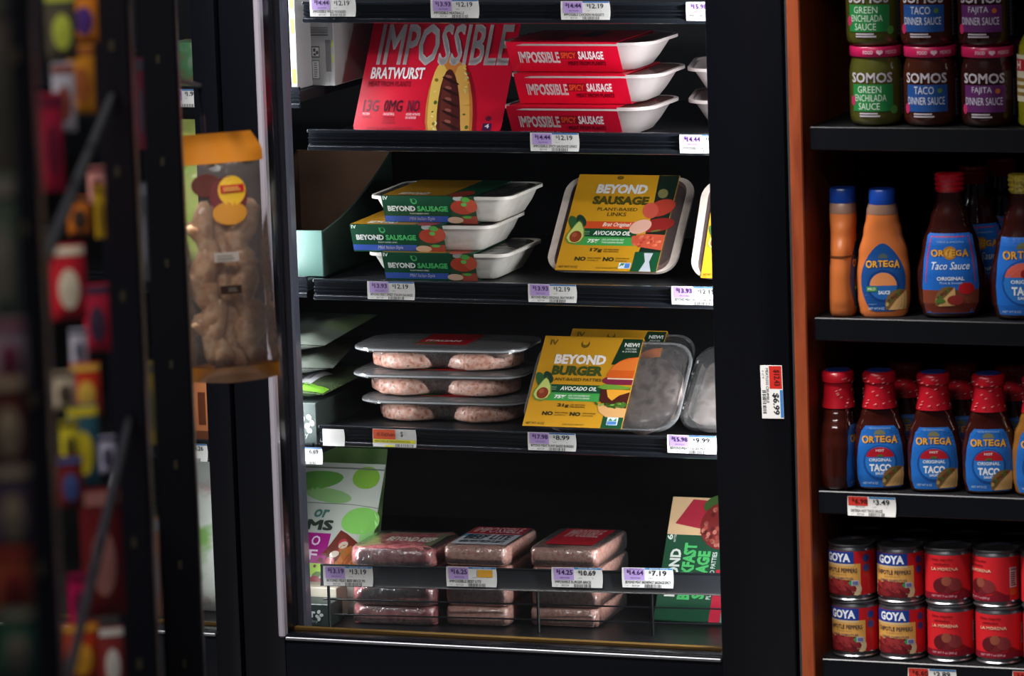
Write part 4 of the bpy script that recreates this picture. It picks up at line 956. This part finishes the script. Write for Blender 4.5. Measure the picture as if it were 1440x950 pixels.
# --- orange squeeze bottles
KO = [(0, .0265, .0150, 3), (.004, .0290, .0165, 3), (.02, .0315, .0168, 2.8), (.050, .0318, .0162, 2.6), (.075, .0292, .0148, 2.5), (.100, .0232, .0150, 2.4), (.118, .0195, .0160, 2.4), (.122, .0190, .0160, 2.3)]
PO = smoothprof(KO, 30)
def squeeze():
    t = thing('squeeze_bottle', '', 'sauce bottle')
    MB().loft([se(a_, d_, n_, z) for z, a_, d_, n_ in PO], mat('cc7038', .3, 0, .3)).build('bottle', t, 60)
    nk = [(.122, .0192, .0162), (.128, .0185, .0162), (.134, .0165, .0155)]
    MB().loft([se(a_, d_, 2.3, z) for z, a_, d_ in nk], mat('8a6a5a', .3, 0, .3)).build('neck', t, 40)
    cp = [(.1335, .0158, .0155), (.135, .0162, .0158), (.149, .0160, .0156), (.1515, .0150, .0146), (.152, .012, .012)]
    MB().loft([se(a_, d_, 2.4, z) for z, a_, d_ in cp], mat('16419c', .3, 0, .2)).build('cap', t, 40)
    p = Pr(.0001)
    egg = [(.0265*math.sin(a_*math.pi/15)*(1 if math.cos(a_*math.pi/15) < 0 else 1 - .30*math.cos(a_*math.pi/15)**2), .046 - .041*math.cos(math.pi - a_*math.pi/15) if False else .044 + .044*math.cos(a_*math.pi/15)) for a_ in range(30)]
    egg = [(x, max(z, .0065)) for x, z in egg]
    p.poly(egg, '174a8c', 1); p.ell(0, .070, .006, .006, '4a5a5a', 2, 0, 14, 0, 180); ortega(p, 0, .0585, .041, .009)
    p.ell(0, .037, .0195, .0195, '123a78', 2).ell(0, .037, .0165, .0165, '2462a8', 3).ell(0, .0375, .0160, .0155, 'dd8a54', 4, 0, 20, 0, 180)
    p.rect(-.020, .0305, -.0075, .0365, '3f8a3c', 6); p.txt('MILD', -.0185, .0322, -.009, .0350, 'dfe8d0', bold=.03, L=7); p.txt('SAUCE', -.006, .0270, .008, .0315, 'dfe8f2', bold=.03)
    taco(p, .0150, .0200, .0125); p.txt('NET WT 8 OZ', -.018, .0085, .001, .0115, 'a8c4e0', bold=.02); p.txt('CREAMY', -.018, .0145, -.008, .0158, '9abce0', bold=0)
    p.build('front_label', t, label_map(PO), maxlen=.006, rough=.35, coat=.2)
    r_ = [(z, a_, d_, n_) for z, a_, d_, n_ in PO if .0685 < z < .0755]
    return t
s0 = squeeze(); put(s0, 1243, YR + .035, R2 + .0008, 14, 'orange squeeze bottle with blue cap facing the aisle', None, 400)
s1 = copy_tree(s0); put(s1, 1188, YR + .040, R2 + .0008, 96, 'orange squeeze bottle with blue cap turned edge-on beside the end panel', None, 400)
b = MB(); pr_ = label_map(PO)
zz = [q for q in PO if .066 < q[0] < .074][:1][0]
b.loft([se(zz[1] + .0006, zz[2] + .0006, zz[3], .0705), se(zz[1] + .0006, zz[2] + .0006, zz[3], .0730)], mat('6a3a1c', .4), False, False); b.build('date_band', s1, 40)

# --- jars
def jar(kind):
    c1, liq, title = {'green': ('1f7a3c', '4a4a1c', ('GREEN', 'ENCHILADA', 'SAUCE')), 'taco': ('1c4a8c', '3c1a10', ('TACO', 'DINNER SAUCE')), 'fajita': ('5c2460', '2e1210', ('FAJITA', 'DINNER SAUCE'))}[kind]
    t = thing('sauce_jar', '', 'jar'); r = .0325
    pf = [(0, .026), (.002, .0295), (.006, .0318), (.012, r), (.062, r), (.070, .0315), (.077, .0295), (.080, .029), (.083, .029)]
    MB().loft([se(q, q, 2, z) for z, q in pf], mat(liq, .12, 0, .5)).build('jar', t, 50)
    MB().loft([se(q, q, 2, z) for z, q in ((.0815, .0308), (.0825, .0315), (.0925, .0315), (.0935, .0308), (.0936, .027))], mat('b81a52', .35, 0, .2)).build('lid', t, 40)
    p = Pr(.0001)
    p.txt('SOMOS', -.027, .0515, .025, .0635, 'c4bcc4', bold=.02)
    p.rect(-.026, .0175, .026, .0495, c1, 2)
    if kind == 'green':
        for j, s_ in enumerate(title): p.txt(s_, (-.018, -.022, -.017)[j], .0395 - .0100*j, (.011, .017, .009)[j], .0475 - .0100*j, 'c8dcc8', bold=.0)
        p.ell(.027, .019, .005, .005, '4a8a3c', 5)
    else:
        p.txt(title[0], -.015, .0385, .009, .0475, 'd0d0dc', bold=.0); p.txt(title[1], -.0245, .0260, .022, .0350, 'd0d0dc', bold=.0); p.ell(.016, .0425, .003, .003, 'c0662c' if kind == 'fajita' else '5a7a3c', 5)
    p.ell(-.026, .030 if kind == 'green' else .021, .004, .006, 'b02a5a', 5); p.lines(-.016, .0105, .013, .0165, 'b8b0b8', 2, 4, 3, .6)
    p.rect(.040, .012, .052, .055, '6a6a78', 3); p.lines(.041, .014, .051, .053, '2a2a30', 9, 4, 2, .5)
    p.build('front_label', t, lambda u, v, q: ((r + .0004 + q)*math.sin(u/r), -(r + .0004 + q)*math.cos(u/r), v), maxlen=.005, rough=.4)
    q = Pr(.0001); q.txt('FOOD', -.010, .0852, .002, .0895, 'e8c0d0', bold=.02).ell(.008, .0878, .0022, .0022, 'e8c0d0', 2).ell(.0115, .0878, .0022, .0022, 'e8c0d0', 2).poly([(.006, .0872), (.0137, .0872), (.0098, .0838)], 'e8c0d0', 2).txt('MEXICO', .017, .0852, .032, .0895, 'e8c0d0', bold=.02)
    q.build('lid_lettering', t, lambda u, v, w_: ((.0318 + w_)*math.sin(u/.0315), -(.0318 + w_)*math.cos(u/.0315), v), maxlen=.005)
    return t
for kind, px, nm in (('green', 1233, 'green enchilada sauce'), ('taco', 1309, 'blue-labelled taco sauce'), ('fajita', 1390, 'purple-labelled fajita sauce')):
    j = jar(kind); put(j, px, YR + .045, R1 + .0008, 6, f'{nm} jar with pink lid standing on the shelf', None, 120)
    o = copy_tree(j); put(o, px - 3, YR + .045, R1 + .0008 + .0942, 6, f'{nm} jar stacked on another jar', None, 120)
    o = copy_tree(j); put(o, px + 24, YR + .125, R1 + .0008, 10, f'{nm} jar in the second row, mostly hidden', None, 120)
# yellow-green bottle at the frame edge
t = thing('sauce_bottle', 'yellow-green sauce bottle with white and red label at the end of the jar shelf', 'sauce bottle', (at(1462, 100, YR + .04).x, YR + .04, R1 + .0008))
MB().loft([se(q, q, 2, z) for z, q in ((0, .022), (.004, .026), (.07, .026), (.095, .024), (.115, .014), (.15, .012))], mat('8a8a1c', .15, 0, .5)).build('bottle', t, 50)
MB().loft([se(q, q, 2, z) for z, q in ((.149, .0125), (.150, .0135), (.168, .0135), (.1685, .012))], mat('2c7a3c', .4)).build('cap', t, 40)
Pr().rect(-.04, .03, .04, .085, 'c8c0a8').rect(-.04, .066, .04, .080, 'b01c24', 2).txt('H', -.026, .068, -.018, .078, 'e8e0d0').lines(-.03, .035, -.005, .06, '8a6a2c', 3).build('front_label', t, lambda u, v, q: ((.0264 + q)*math.sin(u/.026), -(.0264 + q)*math.cos(u/.026), v), maxlen=.006)

# --- cans
TIN = mat('8a8a8e', .28, .9)
def can(kind):
    t = thing('food_can', '', 'can'); r, hh = .0283, .0690
    pf = [(0, .0262), (.0005, .0280), (.002, .0283), (.0035, .0270), (.006, .0278), (.0075, .0282), (hh - .0075, .0282), (hh - .006, .0278), (hh - .0035, .0270), (hh - .002, .0283), (hh - .0006, .0282), (hh, .0272), (hh - .003, .0262), (hh - .0032, .012)]
    MB().loft([se(q, q, 2, z, 36) for z, q in pf], TIN).build('tin', t, 30)
    MB().loft([se(r + .0002, r + .0002, 2, z, 36) for z in (.0078, hh - .0078)], mat('c01620' if kind == 'g' else 'c81e26', .4, 0, .15), False, False).build('paper_band', t, 50)
    p = Pr(.0001); z0, z1 = .0080, hh - .0080; D = z1 - z0
    V = lambda k: z0 + D*k
    if kind == 'g':
        p.rect(-.036, V(.0), .021, V(.72), 'd09a4c', 1).rect(-.036, V(.72), .013, V(1), '15388c', 2).rect(-.036, V(.66), .013, V(.72), 'c8a878', 2)
        p.txt('GOYA', -.025, V(.76), .009, V(.96), 'e4e6ec', bold=.045); p.txt('CHIPOTLE PEPPERS', -.030, V(.52), .017, V(.62), '4a3a3c', bold=.02); p.txt('IN ADOBO SAUCE', -.016, V(.46), .004, V(.49), '8a6a4c', bold=0)
        p.txt('CHILES CHIPOTLES', -.024, V(.36), .012, V(.41), '4a3a5c', bold=.02)
        rn = random.Random(3); p.poly([(-.034, V(0)), (.012, V(0)), (.016, V(.15)), (.010, V(.34)), (-.010, V(.36)), (-.030, V(.30))], '5a1016', 3)
        for i in range(9): p.ell(-.026 + .0042*i, V(.08 + .20*rn.random()), .010, .0035, rn.choice(('7a1c22', '8e2a2c', '641218')), 4, rn.uniform(-50, -10), 12)
        p.ell(.016, V(.14), .006, .008, 'c8b08a', 3); p.poly([(.006, V(.28)), (.010, V(.36)), (.010, V(.20))], '2f8a4a', 5).rect(.010, V(.22), .0185, V(.34), 'b8b4c0', 5).rect(.011, V(.24), .0175, V(.32), '6a6a9a', 6)
        for k in (.62, .84): p.ell(.0285, V(k), .0045, .0045, '1c3c84', 4)
    else:
        p.txt('Chiles chipotles', -.022, V(.88), .006, V(.94), '5a0c10', bold=.02); p.txt('adobados', -.018, V(.79), .002, V(.84), '5a0c10', bold=.02)
        p.txt('LA MORENA', -.021, V(.66), .012, V(.73), 'dcc0a0', bold=.02)
        # a plain heap of dried peppers stands where the label shows a figure
        p.ell(-.002, V(.33), .0165, D*.19, '6a1820', 3); p.ell(-.011, V(.31), .008, D*.15, '561018', 4, 20); p.ell(.008, V(.34), .009, D*.15, '7c2a2c', 4, -25); p.ell(-.002, V(.42), .006, D*.11, '8a4634', 5)
        p.poly([(.012, V(.14)), (.018, V(.26)), (.032, V(.12))], '7a1016', 2)
        p.rect(-.040, V(0), .034, V(.14), '7a0c20', 3); p.txt('NET WT 7 oz (200 g)', -.021, V(.04), .010, V(.10), 'd0949c', bold=.02)
        p.rect(.0345, V(.30), .0455, V(.76), 'b8a8ac', 3); p.txt('Nutrition', .036, V(.69), .0445, V(.74), '2a2024', bold=.02); p.lines(.036, V(.33), .0445, V(.66), '3a2c30', 7, 5, 4, .5); p.rect(.0345, V(.12), .0455, V(.28), 'b0481c', 3)
    p.build('front_label', t, lambda u, v, q: ((r + .0003 + q)*math.sin(u/r), -(r + .0003 + q)*math.cos(u/r), v), maxlen=.005, rough=.4, coat=.15)
    return t
cg, cm = can('g'), can('m'); usedg = usedm = False
CH = .0692
for kind, px, lev, rz, lb in (('g', 1203, 0, -2, 'blue and red chipotle can on the shelf beside the end panel'), ('g', 1269, 0, 6, 'blue and red chipotle can on the shelf beside the plain red cans'),
                              ('g', 1200, 1, -6, 'blue and red chipotle can stacked on top beside the end panel'), ('g', 1268, 1, 6, 'blue and red chipotle can stacked on top beside the plain red cans'),
                              ('m', 1337, 0, 8, 'red chipotle can standing on the shelf next to the blue-labelled cans'), ('m', 1405, 0, 8, 'red chipotle can standing on the shelf, second from the blue-labelled cans'),
                              ('m', 1335, 1, 14, 'red chipotle can on the upper layer next to the blue-labelled cans'), ('m', 1402, 1, -22, 'red chipotle can on the upper layer turned to its nutrition table'),
                              ('m', 1472, 0, 8, 'red chipotle can at the end of the shelf row, third from the blue-labelled cans'), ('m', 1470, 1, 40, 'red chipotle can at the end of the upper layer, third from the blue-labelled cans')):
    src = cg if kind == 'g' else cm
    if kind == 'g': o = src if not usedg else copy_tree(src); usedg = True
    else: o = src if not usedm else copy_tree(src); usedm = True
    put(o, px, YR + .038, R4 + .0008 + lev*CH, rz, lb, None, 850)
for i, px in enumerate((1225, 1293, 1360, 1428)):
    for lev in (0, 1):
        o = copy_tree(cg if i < 2 else cm); put(o, px, YR + .100, R4 + .0008 + lev*CH, 20, ('blue and red' if i < 2 else 'plain red') + ' second-row can, ' + ('upper' if lev else 'lower') + ' layer, ' + ('nearer to' if i % 2 == 0 else 'farther from') + ' the wooden end panel', None, 850)

# --- tags on the shelf unit and the door post
price_tag(1192, 724, 'ORTEGA HOT TACO SAUCE', '6.98', '3.49', 'red and white 3.49 price tag below the hot taco sauce', Y=YR - .0062, w=.0605, h=.0235, style=2)
price_tag(1277, 965, 'CHIPOTLE PEPPERS', '6.60', '2.89', 'red and white 2.89 price tag below the cans', Y=YR - .0062, w=.0605, h=.0235, style=2)
price_tag(1424, 970, 'CHIPOTLE', '4.20', '1.99', 'red price tag below the cans cut off by the frame', Y=YR - .0062, w=.0605, h=.0235, style=2)
w_, h_2 = .0285, .067
bl_ = at(1072, 588, YD - .001)
t = MB().box(0, w_, -.0006, 0, 0, h_2, WHITE, .0002).build('price_tag'); t.location = bl_; t.rotation_euler = (0, rad(-1.0), 0); tag(t, 'red and white 6.99 price tag stuck sideways on the black door post', 'price tag')
p = Pr(.00008); p.rect(.40*w_, .56*h_2, .97*w_, .99*h_2, 'c8281e').rect(.86*w_, .02*h_2, .99*w_, .54*h_2, '3c7cc0').txt('$6.99', .50*w_, .08*h_2, .82*w_, .48*h_2, INK, rot=-90, bold=.02).txt('$12.43', .58*w_, .62*h_2, .88*w_, .92*h_2, '5a100c', rot=-90, bold=.02)
p.txt('MEATLESS CRUMBLE', .24*w_, .30*h_2, .36*w_, .95*h_2, INK, rot=-90, bold=0); p.bars(.06*w_, .10*h_2, .22*w_, .55*h_2, INK, 13, vert=False).txt('1 CT', .08*w_, .75*h_2, .16*w_, .90*h_2, '555555', rot=-90, bold=0)
p.build('printed_text', t, FRONT(-.0006))

# ================================================================== peg rack along the aisle (out of focus)
def rackpt(px, py, d): return atD(px, py, d)
P1, P3 = atD(40, 475, 2.9), atD(232, 475, 4.9)
dirv = Vector((P3.x - P1.x, P3.y - P1.y, 0)).normalized(); RZ = math.atan2(dirv.y, dirv.x)
rack = thing('peg_rack', 'black metal peg rack standing close by along the aisle, out of focus', 'display rack', (P1.x, P1.y, 0), (0, 0, RZ))
Rm = Matrix.Rotation(-RZ, 3, 'Z')
def loc_(p): return Rm @ (Vector((p.x, p.y, p.z)) - Vector((P1.x, P1.y, 0)))
RB = mat('0a0b12', .35)
posts = []
for (pa, pb, d, dep) in ((24, 68, 2.9, .05), (152, 204, 4.0, .06), (214, 268, 4.9, .06)):
    a_, b_ = loc_(atD(pa, 475, d)), loc_(atD(pb, 475, d))
    y0, y1 = min(a_.y, b_.y), max(a_.y, b_.y); x = (a_.x + b_.x)/2
    MB().box(x - dep/2, x + dep/2, y0, y1, .0, 1.75, RB, .003).build('upright', rack); posts.append((x, y0, y1))
    for k in range(12):
        MB().box(x - dep/2 - .0012, x - dep/2 + .001, (y0 + y1)/2 - .002, (y0 + y1)/2 + .002, .30 + .1*k, .308 + .1*k, mat('4a4436', .4, .5)).build('slot_rivet', rack)
ymax = max(p[2] for p in posts); ymin = min(p[1] for p in posts)
# rack local: x runs away from the camera, +y to the left
MB().box(-.9, posts[2][0] + .02, ymax + .035, ymax + .045, .05, .80, mat('0c0c12', .6)).build('back_panel', rack)
MB().box(-.9, posts[2][0] + .02, ymin, ymax + .045, .0, .06, RB, .004).build('base', rack)
# sloping price channels running along the rack
for (p0, p1) in (((76, 300, 3.1), (128, 172, 3.9)), ((100, 835, 3.1), (152, 690, 3.9))):
    a_, b_ = loc_(atD(*p0)), loc_(atD(*p1)); z = (a_.z + b_.z)/2; yy = a_.y
    MB().box(posts[0][0], posts[1][0], yy - .002, yy + .004, z - .004, z + .004, mat('0e0f15', .95, 0, 0, 0.05), .001).build('price_channel', rack)
def snack(px, py, d, wpx, hpx, col, col2, label, lean=0):
    p = atD(px, py + hpx/2, d); k = F/d; w, h = wpx/k*1.25, hpx/k*1.08
    f = pillow(w, h, w*.32, belly=.45)
    T = thing('snack_pouch', label, 'snack pouch', p, (0, rad(lean), rad(21 + 14)), 'snack pouches on the peg rack')
    m1, m2 = mat(col, .35, 0, .4), mat(col2, .35, 0, .4)
    b = MB(); b.grid(lambda u, v: ((u - .5)*w, -f(u, v) - .0004, v*h), 8, 10, m1); b.grid(lambda u, v: ((.5 - u)*w, f(u, v) + .0004, v*h), 8, 10, m1); b.build('pouch', T, 60)
    fr = lambda u, v, q: ((u - .5)*w, -f(u, v) - .0008 - q, v*h)
    Pr().ell(.5, .42, .30, .26, col2, 1).rect(.02, .86, .98, .97, col2, 1).build('printed_front', T, fr, maxlen=.12, rough=.35, coat=.4)
    return T
N = (# far column of strip: px, py, depth, w, h, colours
 (118, 25, 3.6, 34, 70, 'c8741c', '4a2c6a', 'orange snack pouch with purple print, topmost on the peg rack'),
 (88, 40, 3.4, 36, 90, '4a4436', 'a8b040', 'grey-brown snack pouch with yellow-green print near the rack top'),
 (116, 115, 3.6, 32, 90, 'b8761c', '8a4a20', 'amber snack pouch with brown print near the rack top'),
 (92, 140, 3.4, 26, 90, 'a8a4ac', '7a3a30', 'pale silver snack pouch beside the amber one'),
 (76, 205, 3.4, 26, 130, '8c1830', '5a1226', 'crimson snack pouch beside the upper sloping channel'),
 (137, 262, 3.7, 20, 50, 'c88a80', '6a2a30', 'small pink snack pouch beside the rack upright'),
 (142, 300, 3.7, 12, 70, 'b8921c', '8a6a18', 'narrow yellow snack pouch against the rack upright'),
 (112, 305, 3.6, 26, 50, 'b8641c', '3a2a20', 'small orange snack pouch below the upper channel'),
 (98, 400, 3.4, 40, 100, 'b8202c', 'cfc0a8', 'red snack pouch with a cream panel below the upper channel'),
 (138, 450, 3.7, 30, 90, 'a01c34', '3a2a3c', 'dark red snack pouch at the middle of the rack'),
 (112, 490, 3.5, 20, 50, 'b8b4c0', '5a5a6a', 'small white snack pouch at the middle of the rack'),
 (92, 550, 3.4, 26, 50, 'b8a890', '4a3a30', 'beige snack pouch at the middle of the rack'),
 (122, 550, 3.5, 34, 70, 'b83018', 'c8a040', 'scarlet snack pouch with yellow print'),
 (120, 630, 3.5, 36, 110, '2f5a6a', 'c8b428', 'teal snack pouch with a yellow print'),
 (100, 625, 3.4, 22, 60, 'c8b828', '5a4a1c', 'bright yellow snack pouch beside the teal one'),
 (152, 640, 3.8, 20, 50, 'a8a4b8', '4a4458', 'small lilac-white snack pouch against the upright'),
 (100, 680, 3.4, 30, 70, '6a1c18', '3a4a7a', 'maroon snack pouch with blue print above the lower channel'),
 (148, 780, 3.7, 48, 170, '5c1416', '8a5a54', 'large glossy maroon pouch below the lower channel'),
 (112, 845, 3.5, 22, 70, 'a8124a', '5a1030', 'magenta snack pouch below the lower channel'),
 (115, 920, 3.5, 44, 80, 'b83818', 'd09028', 'orange-red snack pouch with yellow print at the rack foot'),
 (160, 930, 3.7, 28, 90, '7a2a28', 'c0b8b0', 'brown-red snack pouch with a pale print at the rack foot'),
 # nearest strip at the picture's border
 (4, 130, 2.5, 30, 260, '8a7a6a', '6a6a5a', 'tall beige pouch on the rack before the first upright'),
 (8, 360, 2.5, 36, 200, '7a8a70', 'a89a88', 'sage green pouch on the rack before the first upright'),
 (14, 500, 2.5, 40, 90, 'b8a0a8', '8a3a50', 'pale pink pouch on the rack before the first upright'),
 (14, 600, 2.5, 44, 130, '6a3428', 'c0a888', 'brown pouch with cream print on the rack before the first upright'),
 (20, 720, 2.5, 44, 120, '5a4a5a', 'a8967a', 'mauve pouch with tan print on the rack before the first upright'),
 (20, 820, 2.5, 44, 90, 'b05030', '8a2a24', 'rust orange pouch on the rack before the first upright'),
 (26, 910, 2.5, 44, 100, '3a6a50', '8a8070', 'green pouch low on the rack before the first upright'),
 (201, 150, 4.4, 9, 120, '5a2430', '3a3a44', 'dark red pouch edge between the second and third uprights'),
 (206, 330, 4.4, 9, 130, '4a4a50', '6a6a72', 'grey pouch edge between the second and third uprights'),
 (214, 570, 4.4, 10, 110, '7a6a2c', '4a4a3a', 'olive yellow pouch edge between the second and third uprights'),
 (222, 800, 4.4, 10, 130, '8a5a48', '7a7a80', 'tan pouch edge between the second and third uprights'))
for q in N: snack(*q)

# ================================================================== hanging bag of chews
DB = 5.25; kb = F/DB
B = atD(331, 532, DB); wB, hB_ = 126/kb, 348/kb
bag = thing('hanging_treat_bag', 'clear bag of tan rolled chews with orange header and footer, hanging from the rack', 'bag', B, (0, rad(-2.2), YAW + rad(4)))
fb = pillow(wB, hB_, .050, belly=.45, wrinkle=.0016, seed=4)
def fb2(u, v): return fb(u, v)*(1 if v < .86 else max(0, (.98 - v)/.12)**.5*.8 + .02) if v < .98 else .0004
OR = mat('c87a1c', .35, 0, .4)
film = clear('bag_film', .0, .16, 'ffffff', .10, 'd0c0b8', 1.0, 55)
b = MB(); cut = lambda u, v: (u - .5)*wB*(1 - (max(0, v - .93)*3.2 if u > .5 else max(0, v - .97)*.6))
b.grid(lambda u, v: (cut(u, .06 + v*.82), -fb2(u, .06 + v*.82) - .0006, (.06 + v*.82)*hB_), 16, 24, film); b.grid(lambda u, v: (cut(1 - u, .06 + v*.82), fb2(1 - u, .06 + v*.82) + .0006, (.06 + v*.82)*hB_), 16, 24, film)
b.build('clear_film', bag, 60)
for (v0, v1, nm) in ((.88, 1.0, 'header'), (0, .06, 'footer')):
    b = MB(); b.grid(lambda u, v: (cut(u, v0 + v*(v1 - v0)), -fb2(u, v0 + v*(v1 - v0)) - .0006 - .001*math.sin(u*17), (v0 + v*(v1 - v0))*hB_ - (.004*math.sin(u*3.1) if v0 == 0 and v == 0 else 0)), 16, 6, OR)
    b.grid(lambda u, v: (cut(1 - u, v0 + v*(v1 - v0)), fb2(1 - u, v0 + v*(v1 - v0)) + .0006, (v0 + v*(v1 - v0))*hB_), 16, 6, OR); b.build(nm, bag, 60)
CHEW = speck('rolled_chew', ('b47a54', 'e0ac80', 'f0c8a0', 'c48e68'), 35, .45, .2, .6, 5)
rn = random.Random(12)
spots_c = [(-.019 + .019*(k % 3) + rn.uniform(-.003, .003), .030 + .027*(k//3) + rn.uniform(-.006, .006), rn.uniform(.05, .075), rn.uniform(.0105, .0130), rn.uniform(-18, 18)) for k in range(18)]
for i, (x, z, l_, r_, a_) in enumerate(spots_c):
    b = MB(); n = 9
    rings = []
    for k in range(9):
        t_ = k/8; q = r_*(1 + .18*math.sin(t_*9 + i))*(.45 if k in (0, 8) else 1)
        rings.append([(q*math.cos(2*math.pi*j/n) + .004*math.sin(t_*5 + i), .8*q*math.sin(2*math.pi*j/n), (t_ - .5)*l_) for j in range(n)])
    b.loft(rings, CHEW); o = b.build('chew', bag, 60); o.location = (x, (-.006, .006, 0)[i % 3], max(z, .042)); o.rotation_euler = (0, rad(a_), 0)
fmap = lambda u, v, q: (u, -fb2(min(max(u/wB + .5, 0), 1), v/hB_) - .0012 - q, v)
Pr(.0003).ell(.008, .196, .020, .020, '6a2a2c', 1).ell(.012, .201, .0145, .0155, 'd8a82c', 2).rect(-.000, .199, .025, .207, 'b01c22', 3).lines(.003, .2005, .024, .2055, 'd8a850', 2, 5).ell(.008, .178, .018, .012, 'c0802c', 2).ell(-.014, .208, .016, .012, '5a2a24', 1).build('round_sticker', bag, fmap, maxlen=.006, rough=.35, coat=.4)
Pr(.0003).rect(-.012, .128, .014, .138, 'a89c94', 1).lines(-.009, .130, .012, .136, '7a706a', 2).build('weight_sticker', bag, fmap, maxlen=.006)
Pr(.0003).rect(-.008, .094, .014, .103, '3a2620', 1).lines(.000, .096, .011, .101, '8a7a70', 2).build('date_sticker', bag, fmap, maxlen=.006)
# hook strip the bag hangs from
a_, b_ = atD(280, 120, DB), atD(291, 228, DB)
h0 = thing('hang_strip', 'thin black strip the treat bag hangs from', 'hook', b_)
MB().tube([(0, -.004, 0), ((a_ - b_)*.6)[:], (a_ - b_)[:], (atD(246, 112, 4.9) - b_)[:]], .0028, RB).build('strip', h0)
MB().box(-.004, .004, -.008, .008, -.006, .012, RB, .001).build('clip', h0)
